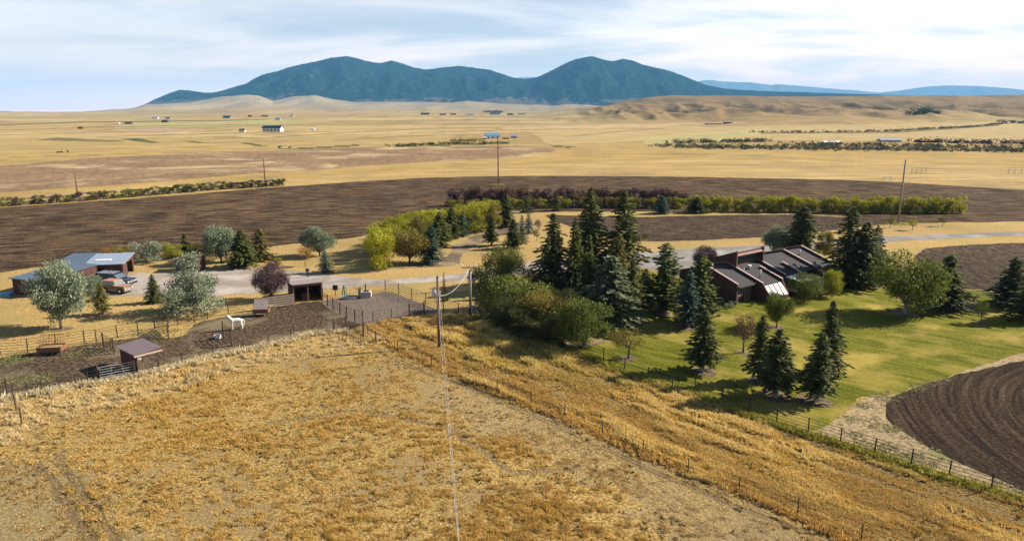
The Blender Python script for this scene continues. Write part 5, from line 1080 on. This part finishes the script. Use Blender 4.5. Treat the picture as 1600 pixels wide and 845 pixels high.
# ------------------------------------------------------------ person and horse
def skinned(name, pts, edges, radii, m, parent, sub=2, root=0):
    me = bpy.data.meshes.new(name); me.from_pydata(pts, edges, []); o = bpy.data.objects.new(name, me); col.objects.link(o)
    o.modifiers.new('skin', 'SKIN'); ss = o.modifiers.new('sub', 'SUBSURF'); ss.levels = sub; ss.render_levels = sub
    for i, sv in enumerate(me.skin_vertices[0].data):
        rr_ = radii[i]; sv.radius = rr_ if isinstance(rr_, tuple) else (rr_, rr_); sv.use_root = (i == root)
    dg = C.evaluated_depsgraph_get(); m2 = bpy.data.meshes.new_from_object(o.evaluated_get(dg)); bpy.data.objects.remove(o)
    for p in m2.polygons: p.use_smooth = True
    m2.name = name; m2.materials.clear(); m2.materials.append(m); o2 = bpy.data.objects.new(name, m2); col.objects.link(o2); o2.parent = parent; return o2
r = thing('person', 'person in black jacket and dark trousers standing at the edge of the gravel yard', 'person', G(481, 434), .5)
skinned('body', [(0, 0, .95), (0, 0, 1.15), (0, 0, 1.38), (0, 0, 1.5), (0, 0, 1.66), (-.18, 0, 1.4), (-.23, .02, 1.15), (-.2, .08, .92), (.18, 0, 1.4), (.23, .02, 1.15), (.2, .1, .94), (-.09, 0, .88), (-.1, .02, .5), (-.1, -.02, .09), (-.1, .12, .05), (.09, 0, .88), (.11, .03, .5), (.11, -.01, .09), (.12, .13, .05)],
        [(0, 1), (1, 2), (2, 3), (3, 4), (2, 5), (5, 6), (6, 7), (2, 8), (8, 9), (9, 10), (0, 11), (11, 12), (12, 13), (13, 14), (0, 15), (15, 16), (16, 17), (17, 18)],
        [.14, .13, .14, .06, .10, .07, .055, .04, .07, .055, .04, .10, .07, .05, .045, .10, .07, .05, .045], M['skin'], r)
skinned('jacket', [(0, 0, .9), (0, 0, 1.15), (0, 0, 1.4), (-.19, 0, 1.42), (-.235, .02, 1.15), (-.21, .07, .98), (.19, 0, 1.42), (.235, .02, 1.15), (.21, .09, 1.0)], [(0, 1), (1, 2), (2, 3), (3, 4), (4, 5), (2, 6), (6, 7), (7, 8)], [.17, .165, .17, .09, .075, .06, .09, .075, .06], M['cloth'], r)
skinned('trousers', [(0, 0, .95), (-.09, 0, .86), (-.1, .02, .5), (-.1, -.02, .12), (.09, 0, .86), (.11, .03, .5), (.11, -.01, .12)], [(0, 1), (1, 2), (2, 3), (0, 4), (4, 5), (5, 6)], [.15, .12, .09, .075, .12, .09, .075], M['jeans'], r)
skinned('hair', [(0, -.02, 1.66), (0, -.03, 1.75)], [(0, 1)], [.105, .10], M['hair'], r)
# horse: head to the left
hp = (G(362, 517) + G(377, 513.5)) / 2
r = thing('white_horse', 'white horse standing on the dark corral dirt with head raised to the left', 'horse', hp, .42); r.scale = (.88, 1, 1)
hs = [(.0, 0, 1.14), (-.42, 0, 1.16), (-.62, 0, 1.30), (-.82, 0, 1.58), (-.95, 0, 1.78), (-1.18, 0, 1.66), (-1.38, 0, 1.52),   # 0-6 trunk, neck, head
      (.40, 0, 1.17), (.68, 0, 1.24), (.82, 0, 1.12),                                                                        # 7-9 loin, croup, dock
      (-.46, -.15, .95), (-.47, -.16, .62), (-.45, -.16, .34), (-.47, -.16, .06), (-.42, .15, .95), (-.38, .16, .62), (-.38, .16, .34), (-.38, .16, .06),   # front legs 10-17
      (.62, -.16, .98), (.56, -.17, .80), (.74, -.17, .50), (.68, -.17, .06), (.66, .16, .98), (.70, .17, .80), (.86, .17, .50), (.80, .17, .06),          # hind legs 18-25
      (.98, 0, .85), (1.0, 0, .5), (-.97, -.07, 1.93), (-.97, .07, 1.93)]
he = [(0, 1), (1, 2), (2, 3), (3, 4), (4, 5), (5, 6), (0, 7), (7, 8), (8, 9), (1, 10), (10, 11), (11, 12), (12, 13), (1, 14), (14, 15), (15, 16), (16, 17), (8, 18), (18, 19), (19, 20), (20, 21), (8, 22), (22, 23), (23, 24), (24, 25), (4, 28), (4, 29)]
hr_ = [(.27, .30), (.25, .31), (.19, .24), (.12, .18), (.11, .14), (.085, .10), (.06, .07), (.26, .29), (.25, .28), (.10, .12), .12, .075, .055, .06, .12, .075, .055, .06, .17, .12, .065, .06, .17, .12, .065, .06, .06, .03, .03, .03]
keep_ = [i for i in range(30) if i not in (26, 27)]; mp_ = {o: i for i, o in enumerate(keep_)}
skinned('body', [hs[i] for i in keep_], [(mp_[a], mp_[b]) for a, b in he], [hr_[i] for i in keep_], M['horse'], r)
skinned('tail', [(.84, 0, 1.22), (.99, 0, 1.05), (1.03, 0, .75), (1.0, 0, .42)], [(0, 1), (1, 2), (2, 3)], [.05, .075, .07, .03], M['mane'], r)
skinned('mane', [(-.5, 0, 1.5), (-.68, 0, 1.68), (-.86, 0, 1.88), (-1.02, 0, 1.90)], [(0, 1), (1, 2), (2, 3)], [(.05, .06), (.05, .07), (.045, .06), (.03, .04)], M['mane'], r)
skinned('muzzle', [(-1.30, 0, 1.58), (-1.43, 0, 1.49)], [(0, 1)], [.075, .07], M['horsegrey'], r)
# ------------------------------------------------------------ the house
HA = math.atan2(.613, .79); HO = Vector((29.47, 89.32, 0))
r = thing('modern_house', 'modern dark red cedar house with staggered sloping roofs and parapet walls', 'house', HO, HA)
BK = 5.0; BB = 9.5
zr = lambda b: 2.45 + .33 * b if b <= BK else 2.45 + .33 * BK - .30 * (b - BK)
def hwall(a, b0, b1, nm='parapet_wall', up=.32, th=.22, m='redside', slant=None):
    """wall along the slope at position a with the roof's outline plus a parapet"""
    pts = [(b0, 0), (b1, 0), (b1, zr(b1) + up)]
    if b1 > BK > b0: pts.append((BK, zr(BK) + up))
    pts.append((b0, zr(b0) + up))
    if slant: pts = [(b0 - slant, 0)] + pts[1:] ; pts.append((b0, zr(b0) + up)) if False else None; pts.append((b0 - slant, .6))
    n = len(pts); vs = [(a, y, z) for y, z in pts] + [(a + th, y, z) for y, z in pts]
    w_ = MB().add(vs, [tuple(range(n)), tuple(range(2 * n - 1, n - 1, -1))] + [(i, i + n, (i + 1) % n + n, (i + 1) % n) for i in range(n)]).build(nm, M[m], r)
    return w_
def hcap(a, b0, b1, up=.32, th=.22):
    bs = [b0 - .04] + ([BK] if b0 < BK < b1 else []) + [b1]
    cvs = []; 
    for b in bs: cvs += [(a - .04, b, zr(b) + up + .003), (a + th + .04, b, zr(b) + up + .003), (a + th + .04, b, zr(b) + up + .07), (a - .04, b, zr(b) + up + .07)]
    fs = [(3, 2, 1, 0)]
    for i in range(len(bs) - 1):
        k = i * 4; fs += [(k, k + 1, k + 5, k + 4), (k + 1, k + 2, k + 6, k + 5), (k + 2, k + 3, k + 7, k + 6), (k + 3, k, k + 4, k + 7)]
    k = (len(bs) - 1) * 4; fs.append((k, k + 1, k + 2, k + 3)); MB().add(cvs, fs).build('wall_cap', M['trim'], r)
def hroof(a0, a1, b0, b1=BB, m='shingle'):
    bs = [b0] + ([BK] if b0 < BK < b1 else []) + [b1]; vs = []
    for b in bs: vs += [(a0, b, zr(b) - .14), (a1, b, zr(b) - .14), (a1, b, zr(b)), (a0, b, zr(b))]
    fs = [(0, 1, 2, 3)]
    for i in range(len(bs) - 1):
        k = i * 4; fs += [(k, k + 4, k + 5, k + 1), (k + 1, k + 5, k + 6, k + 2), (k + 2, k + 6, k + 7, k + 3), (k + 3, k + 7, k + 4, k)]
    k = (len(bs) - 1) * 4; fs.append((k + 3, k + 2, k + 1, k)); MB().add(vs, fs).build('roof', M[m], r)
def hfront(a0, a1, b, z=None, m='redside'): MB().box((a0, b, 0), (a1, b + .12, (zr(b) if z is None else z) - .15)).build('front_wall', M[m], r)
def hwin(a0, a1, b, z0_, z1_, nm='window', fr='trim'):
    w_ = MB().box((a0, b - .03, z0_), (a1, b - .003, z1_)).build(nm, M['glass'], r)
    f_ = MB()
    for q in ((a0 - .06, a0, z0_, z1_), (a1, a1 + .06, z0_, z1_), (a0 - .06, a1 + .06, z1_, z1_ + .06), (a0 - .06, a1 + .06, z0_ - .06, z0_), ((a0 + a1) / 2 - .03, (a0 + a1) / 2 + .03, z0_, z1_)): f_.box((q[0], b - .06, q[2]), (q[1], b - .032 if q[0] < a0 or q[0] >= a1 else b - .034, q[3]))
    f_.build('frame', M[fr], w_)
wl = [(0, 0, BB), (4.3, -1.0, BB), (10.6, -.35, BB), (18.6, -.6, BB), (23.5, -.1, BB)]
for a, b0, b1 in wl[:1] + wl[2:]: hwall(a, b0, b1, th=.22); hcap(a, b0, b1)
# wall with the slanted lower front where the glazing leans out
pts = [(-2.3, 0), (BB, 0), (BB, zr(BB) + .32), (BK, zr(BK) + .32), (-.9, zr(-.9) + .32), (-2.25, .7)]
for a_ in (4.3, 8.8):
    pp = pts if a_ < 5 else [(-2.0, 0), (2.6, 0), (2.6, zr(2.6) + .3), (-1.0, zr(-1.0) + .3), (-2.0, .7)]
    n = len(pp); MB().add([(a_, y, z) for y, z in pp] + [(a_ + .22, y, z) for y, z in pp], [tuple(range(n)), tuple(range(2 * n - 1, n - 1, -1))] + [(i, i + n, (i + 1) % n + n, (i + 1) % n) for i in range(n)]).build('parapet_wall', M['redside'], r)
hcap(4.3, -.9, BB); hcap(8.8, -1.0, 2.6, .3)
hwall(14.1, -.6, 2.4, up=.3); hcap(14.1, -.6, 2.4, .3)
hroof(.225, 4.295, -.25); hroof(4.525, 8.795, -.85); hroof(9.025, 10.595, -.3, BB); hroof(8.795, 9.025, 2.62, BB); hroof(10.825, 14.095, -.25); hroof(14.325, 18.595, -.25); hroof(14.095, 14.325, 2.42, BB); hroof(18.825, 23.495, -.2)
hfront(.225, 4.295, .5); hfront(9.025, 10.595, .3); hfront(10.825, 14.095, .5); hfront(14.325, 18.595, .5); hfront(18.825, 23.495, .3)
hwin(.7, 1.9, .5, 1.0, 2.1); hwin(2.6, 3.6, .5, .15, 2.1, 'glass_door'); hwin(11.2, 13.4, .5, .15, 2.15, 'glass_door'); hwin(15.0, 17.6, .5, .6, 2.1); hwin(19.6, 22.2, .3, .7, 2.0)
MB().box((.225, BB - .1, 0), (23.5, BB, 2.4)).build('back_wall', M['redside'], r)
# slanted glazing
g = MB()
for i in range(4):
    x0 = 4.56 + i * 1.06; q = [(x0, -.95, zr(-.95) - .12), (x0 + 1.0, -.95, zr(-.95) - .12), (x0 + 1.0, -2.15, .55), (x0, -2.15, .55)]
    pn = slab(r, q, -.05, 'glass_panel', 'skylight')
fr_ = MB()
for i in range(5): x0 = 4.54 + i * 1.06; fr_.tube([(x0, -.95, zr(-.95) - .05), (x0, -2.2, .56)], .075, 5)
fr_.build('glazing_bars', M['redtrim'], r); MB().box((4.525, -2.2, 0), (8.795, -2.1, .54)).build('sill_wall', M['redside'], r)
# tower with clerestory
ta0, ta1, tb = 4.3, 10.6, 3.3; ht = 6.15
for a_ in (ta0 - .003, ta1 - .003):
    pp = [(tb, zr(tb) + .3), (tb + 5.2, zr(tb + 5.2) + .35), (tb + 5.2, zr(tb + 5.2) + 1.1), (tb, ht)]
    n = 4; vs = [(a_, y, z) for y, z in pp] + [(a_ + .24, y, z) for y, z in pp]
    MB().add(vs, [tuple(range(n)), tuple(range(2 * n - 1, n - 1, -1))] + [(i, i + n, (i + 1) % n + n, (i + 1) % n) for i in range(n)]).build('tower_wall', M['redside'], r)
slab(r, [(ta0 + .24, tb + .1, ht - .30), (ta1 - .01, tb + .1, ht - .30), (ta1 - .01, tb + 5.1, zr(tb + 5.2) + .95), (ta0 + .24, tb + 5.1, zr(tb + 5.2) + .95)], .12, 'tower_roof', 'shingle')
slab(r, [(ta0 + .24, tb + .02, ht - .75), (ta1 - .01, tb + .02, ht - .75), (ta1 - .01, tb + .38, ht - .22), (ta0 + .24, tb + .38, ht - .22)], .06, 'fascia', 'redtrim')
MB().box((ta0 + .24, tb + .9, zr(tb) - .1), (ta1 - .01, tb + 1.0, ht - .55)).build('clerestory_wall', M['redside'], r)
for i in range(2): hwin(ta0 + .5 + i * 2.9, ta0 + 3.0 + i * 2.9, tb + .9, zr(tb + .9) + .35, ht - 1.15, 'clerestory_window', 'redtrim')
# vents
def vent(a, b, h, rr_=.12): z = zr(b); o = MB().tube([(a, b, z - .05), (a, b, z + h)], rr_, 10).build('vent_pipe', M['grey'], r, True); MB().tube([(a, b, z + h), (a, b, z + h + .1), (a, b, z + h + .14)], [rr_ * 1.6, rr_ * 1.6, rr_ * .7], 10).build('vent_cap', M['white'], o, True)
vent(6.7, 2.9, .45, .22); vent(6.0, .6, 1.0, .1); vent(.7, 4.6, .5, .08); vent(20.6, 3.4, .7, .09); vent(5.2, 2.7, .3, .09)
# terrace
r2 = thing('terrace', 'raised wooden terrace with pale boards in front of the house', 'terrace', HO, HA)
MB().box((10.0, -4.6, .62), (18.8, -.75, .74)).build('deck', M['trim'], r2); MB().box((9.95, -4.68, .35), (18.85, -4.603, .73)).build('skirt_board', M['redtrim'], r2)
for x in (10.2, 12.4, 14.6, 16.8, 18.6): MB().box((x - .08, -4.5, 0), (x + .08, -4.34, .61)).build('leg', M['wood'], r2)
b = MB(); b.box((10.0, -4.6, 1.55), (18.8, -4.5, 1.62))
for i in range(12): x = 10.05 + i * .79; b.box((x, -4.58, .74), (x + .06, -4.52, 1.55))
b.build('railing', M['redtrim'], r2)
for i in range(3): MB().box((18.86 + i * .3, -4, 0), (19.15 + i * .3, -2.6, .6 - i * .2)).build('step', M['trim'], r2)
r3 = thing('awning', 'cream canvas awning over the house terrace', 'awning', HO, HA); slab(r3, [(10.9, -3.0, 1.95), (14.6, -3.0, 1.95), (14.6, -.1, 2.25), (10.9, -.1, 2.25)], .05, 'canvas', 'white')
for x in (11.0, 14.5): MB().tube([(x, -2.9, .75), (x, -2.9, 1.95)], .04, 6).build('pole', M['trim'], r3)
def placeH(a, b): return HO + Vector((.79 * a - .613 * b, .613 * a + .79 * b, 0))
def tbl(label, a, b, z):
    t0 = thing('patio_table', label, 'table', placeH(a, b) + Vector((0, 0, z)), HA); MB().tube([(0, 0, .68), (0, 0, .72)], .55, 14).build('table_top', M['white'], t0); cyl(t0, 'leg', (0, 0, 0), (0, 0, .68), .05, .05, 'grey', 7)
tbl('round white table on the house terrace', 15.6, -3.0, .745)
def chair(label, a, b, rz, z=.745):
    t0 = thing('patio_chair', label, 'chair', placeH(a, b) + Vector((0, 0, z)), rz, 'white chairs on the terrace'); MB().box((-.25, -.25, .42), (.25, .25, .47)).build('seat', M['white'], t0); MB().box((-.25, .21, .47), (.25, .26, .95)).build('backrest', M['white'], t0)
    for x in (-.22, .22):
        for y in (-.22, .22): MB().box((x - .02, y - .02, 0), (x + .02, y + .02, .42)).build('leg', M['white'], t0)
for i, (a, b) in enumerate(((14.7, -3.2), (16.5, -2.9), (17.3, -3.6))): chair('white chair beside the round table on the house terrace', a, b, 1.5 + i * 1.9)
for (u, v, s, lb) in ((1146, 480, .8, 'pale leaved low plant at the left front corner of the house'), (1139, 482, .7, 'pale leaved plant beside the left house wall'), (1175, 478, .5, 'small green plant before the recessed house front'), (1125, 476, .7, 'low plant at the foot of the left house wall')):
    plant('v0', 'garden_plant', 'silver' if s > .6 else 'green', u, v, 0, 0, lb, 'plant', None, 'bark', 1., G(u, v), (s, s * 1.8))
for i, (u, v) in enumerate(((1486, 473), (1493, 476), (1500, 478), (1507, 476), (1514, 474), (1480, 476))):
    s = [.7, .5, .8, .6, .5, .45][i]; bm = bmesh.new(); bmesh.ops.create_icosphere(bm, subdivisions=2, radius=s / 2)
    for vv in bm.verts: vv.co *= rs.uniform(.82, 1.15); vv.co.z *= .7
    me = bpy.data.meshes.new('rock'); bm.to_mesh(me); bm.free(); o = link('rock', me, M['rock']); o.location = G(u, v) + Vector((0, 0, s * .25)); tag(o, 'pale rock edging the flower bed under the dark spruce', 'rock', 'rocks of the flower bed')
for (u, v, mt, lb) in ((1496, 472, 'yellow', 'yellow flowering plant in the stone edged bed'), (1511, 470, 'orange', 'reddish plant at the right end of the stone edged bed'), (1488, 469, 'yellow', 'small yellow plant at the left end of the stone edged bed'), (1521, 471, 'redbr', 'brown plant standing tallest in the stone edged bed')):
    plant('v0', 'garden_plant', mt, u, v, 0, 0, lb, 'plant', None, 'bark', 1., G(u, v), (.9, 1.3))
# ------------------------------------------------------------ far buildings
def house(u, v, wpx, hpx, wall, roofm, lb, rz=0, ratio=.5, windows=2, name='farm_house', cat='house'):
    p = hit(u, v); d = p.y * cp + H * sp; W = wpx / F * d; Hh = hpx / F * d; D = W * ratio
    r = thing(name, lb, cat, p - Vector((0, 0, .3)), rz); e = Hh * .58
    MB().box((-W / 2, 0, 0), (W / 2, D, e)).build('wall', M[wall], r)
    for x in (-W / 2, W / 2 - .2): MB().add([(x, 0, e), (x, D, e), (x, D / 2, Hh - .1), (x + .2, 0, e), (x + .2, D, e), (x + .2, D / 2, Hh - .1)], [(0, 1, 2), (5, 4, 3), (0, 3, 4, 1), (1, 4, 5, 2), (2, 5, 3, 0)]).build('gable', M[wall], r)
    o = W * .03; th = .25
    q = [(-W / 2 - o, -o, e + .02), (W / 2 + o, -o, e + .02), (W / 2 + o, D / 2, Hh), (-W / 2 - o, D / 2, Hh), (W / 2 + o, D + o, e + .02), (-W / 2 - o, D + o, e + .02)]
    MB().add(q + [(x, y, z + th) for x, y, z in q], [(3, 2, 1, 0), (3, 5, 4, 2), (6, 7, 8, 9), (9, 8, 10, 11), (0, 1, 7, 6), (4, 5, 11, 10), (1, 2, 8, 7), (2, 4, 10, 8), (3, 0, 6, 9), (5, 3, 9, 11)]).build('roof', M[roofm], r)
    for i in range(windows): x = -W / 2 + W * (i + .5) / windows; MB().box((x - W * .05, -.08, e * .3), (x + W * .05, -.003, e * .8)).build('window', M['glass'], r)
    return r
house(424, 206, 29, 9.5, 'white', 'navy', 'white farm building with dark blue roof alone on the left plain', -.1, .45, 5)
house(378, 206.5, 9, 5, 'white', 'shingle', 'small dark roofed building just left of the dark blue roofed one')
house(488.5, 203.5, 6, 4, 'white', 'white', 'tiny white building right of the dark blue roofed one', windows=0, name='barn', cat='barn')
house(125, 201.5, 7, 3.5, 'redside', 'rustwood', 'small red barn far on the left plain', windows=0, name='barn', cat='barn')
house(200, 194, 10, 4, 'redside', 'rustwood', 'red roofed farmhouse on the far left plain')
house(184, 194, 5, 2.5, 'white', 'white', 'tiny pale shed left of the far red roofed farmhouse', windows=0, name='shed', cat='shed')
house(242, 185.5, 9, 3, 'white', 'litroof', 'pale low building of the far left farm cluster')
house(257, 191.5, 9, 4, 'redside', 'shingle', 'dark brown house in front of the far left farm cluster')
house(262, 186, 7, 2.6, 'grey', 'shingle', 'grey house at the right of the far left farm cluster', windows=0)
house(354, 185, 11, 4, 'bluebox', 'navy', 'dark blue barn on the far plain below the foothills', windows=0, name='barn', cat='barn')
house(413, 182.5, 9, 2.6, 'redside', 'redtrim', 'low reddish building far below the foothills', windows=0)
house(434, 187.5, 8, 4, 'grey', 'litroof', 'pale grey house far behind the dark blue roofed building', windows=1)
house(390, 182.5, 5, 2.4, 'dark', 'shingle', 'tiny dark building far below the foothills', windows=0, name='shed', cat='shed')
house(456, 182, 6, 2.2, 'white', 'metroof', 'tiny pale building right of the low reddish one', windows=0, name='shed', cat='shed')
house(770, 217, 22, 9, 'white', 'bluebox', 'farmhouse with blue roof behind the hedge power pole', .2, .5, 3)
house(803, 216, 9, 5, 'bluebox', 'litroof', 'small pale blue shed right of the blue roofed farmhouse', windows=0, name='shed', cat='shed')
house(758, 217.5, 6, 3.5, 'redside', 'white', 'tiny white roofed shed left of the blue roofed farmhouse', windows=0, name='shed', cat='shed')
house(790, 217.5, 10, 2.6, 'redside', 'rustwood', 'low red outbuilding beside the blue roofed farmhouse', windows=0, name='shed', cat='shed')
house(1301, 225, 25, 4.5, 'white', 'white', 'long white roofed shed among the far shelterbelt trees', windows=0, name='shed', cat='shed')
house(1393, 222, 31, 5, 'litroof', 'litroof', 'long pale blue building behind the far shelterbelt', windows=0, name='barn', cat='barn')
house(1454, 223, 27, 5, 'redside', 'rustwood', 'long dark red barn behind the far shelterbelt', windows=0, name='barn', cat='barn')
for i, (u, w_, h_, a, b, lb) in enumerate(((664, 13, 3.2, 'dark', 'shingle', 'dark long barn at the left end of the far middle farm row'), (692, 10, 2.6, 'redside', 'rustwood', 'red barn second from left in the far middle farm row'), (708, 9, 2.2, 'redside', 'shingle', 'brown shed in the middle of the far middle farm row'),
                            (735, 15, 3, 'white', 'litroof', 'long pale roofed barn in the far middle farm row'), (774, 16, 4, 'grey', 'shingle', 'dark roofed house among trees in the far middle farm row'), (797, 9, 2.6, 'dark', 'shingle', 'small dark shed right of the house among trees in the far farm row'), (815, 11, 2.2, 'grey', 'metroof', 'low grey shed at the right end of the far middle farm row'))):
    house(u, 179.5 + (i % 2) * .5, w_, h_, a, b, lb, windows=0, name='barn', cat='barn')
house(1116, 194.5, 22, 2.2, 'polegrey', 'greyroof', 'low weathered ruin at the foot of the right hills', windows=0, name='ruin', cat='ruin')
house(1138, 193, 12, 3.2, 'dark', 'greyroof', 'dark weathered shed beside the low ruin', windows=0, name='shed', cat='shed')
def frame_gate(u0, u1, v, vt, lb, br=True):
    A, B = G(u0, v), G(u1, v); h = hgt(u0, v, vt); r = thing('stock_frame', lb, 'metal frame', A, math.atan2((B - A).y, (B - A).x)); Lg = (B - A).length
    for x in (0, Lg * .33, Lg * .66, Lg) if br else (0, Lg): MB().tube([(x, 0, 0), (x, 0, h)], .09, 6).build('post', M['grey'], r)
    for z in ((h * .98, h * .55, h * .2) if br else (h * .9, h * .5)): MB().tube([(0, 0, z), (Lg, 0, z)], .07, 5).build('rail', M['grey'], r)
frame_gate(1424, 1447, 271, 262, 'grey metal stock frame on the straw field right of the tall pole'); frame_gate(1575, 1606, 271.5, 262, 'grey metal stock frame at the right picture border'); frame_gate(1380, 1391.5, 282.5, 276, 'small open frame at the edge of the ploughed field', False)
# cattle far away
for (u, v, lb) in ((91, 240, 'dark cow grazing on the far left straw field, leftmost of three'), (96, 239.5, 'dark cow in the middle of three on the far left straw field'), (106, 238.5, 'dark cow standing apart right of the other two on the far left straw field')):
    p = hit(u, v); r = thing('cow', lb, 'cow', p, rs.uniform(0, 6))
    k = [(0, 0, 1.0), (.6, 0, 1.05), (-.6, 0, 1.0), (-.95, 0, .85), (-1.15, 0, .45), (.7, .2, .6), (.7, .2, .06), (.7, -.2, .6), (.7, -.2, .06), (-.6, .2, .6), (-.6, .2, .06), (-.6, -.2, .6), (-.6, -.2, .06)]
    skinned('body', k, [(0, 1), (0, 2), (2, 3), (3, 4), (1, 5), (5, 6), (1, 7), (7, 8), (2, 9), (9, 10), (2, 11), (11, 12)], [.38, .34, .32, .18, .14, .14, .08, .14, .08, .12, .08, .12, .08], M['cattle'], r, 1)
# ------------------------------------------------------------ haze
hb = MB().box((-30000, -60, -1.2), (30000, 26500, 1015)).build('haze', None)
hm = bpy.data.materials.new('haze'); hm.use_nodes = True; t = hm.node_tree; t.nodes.clear()
pv = t.nodes.new('ShaderNodeVolumePrincipled'); pv.inputs['Density'].default_value = 5e-5; pv.inputs['Color'].default_value = (.20, .56, 1, 1)
oo = t.nodes.new('ShaderNodeOutputMaterial'); t.links.new(pv.outputs[0], oo.inputs['Volume']); hb.data.materials.append(hm); tag(hb, kind='stuff')
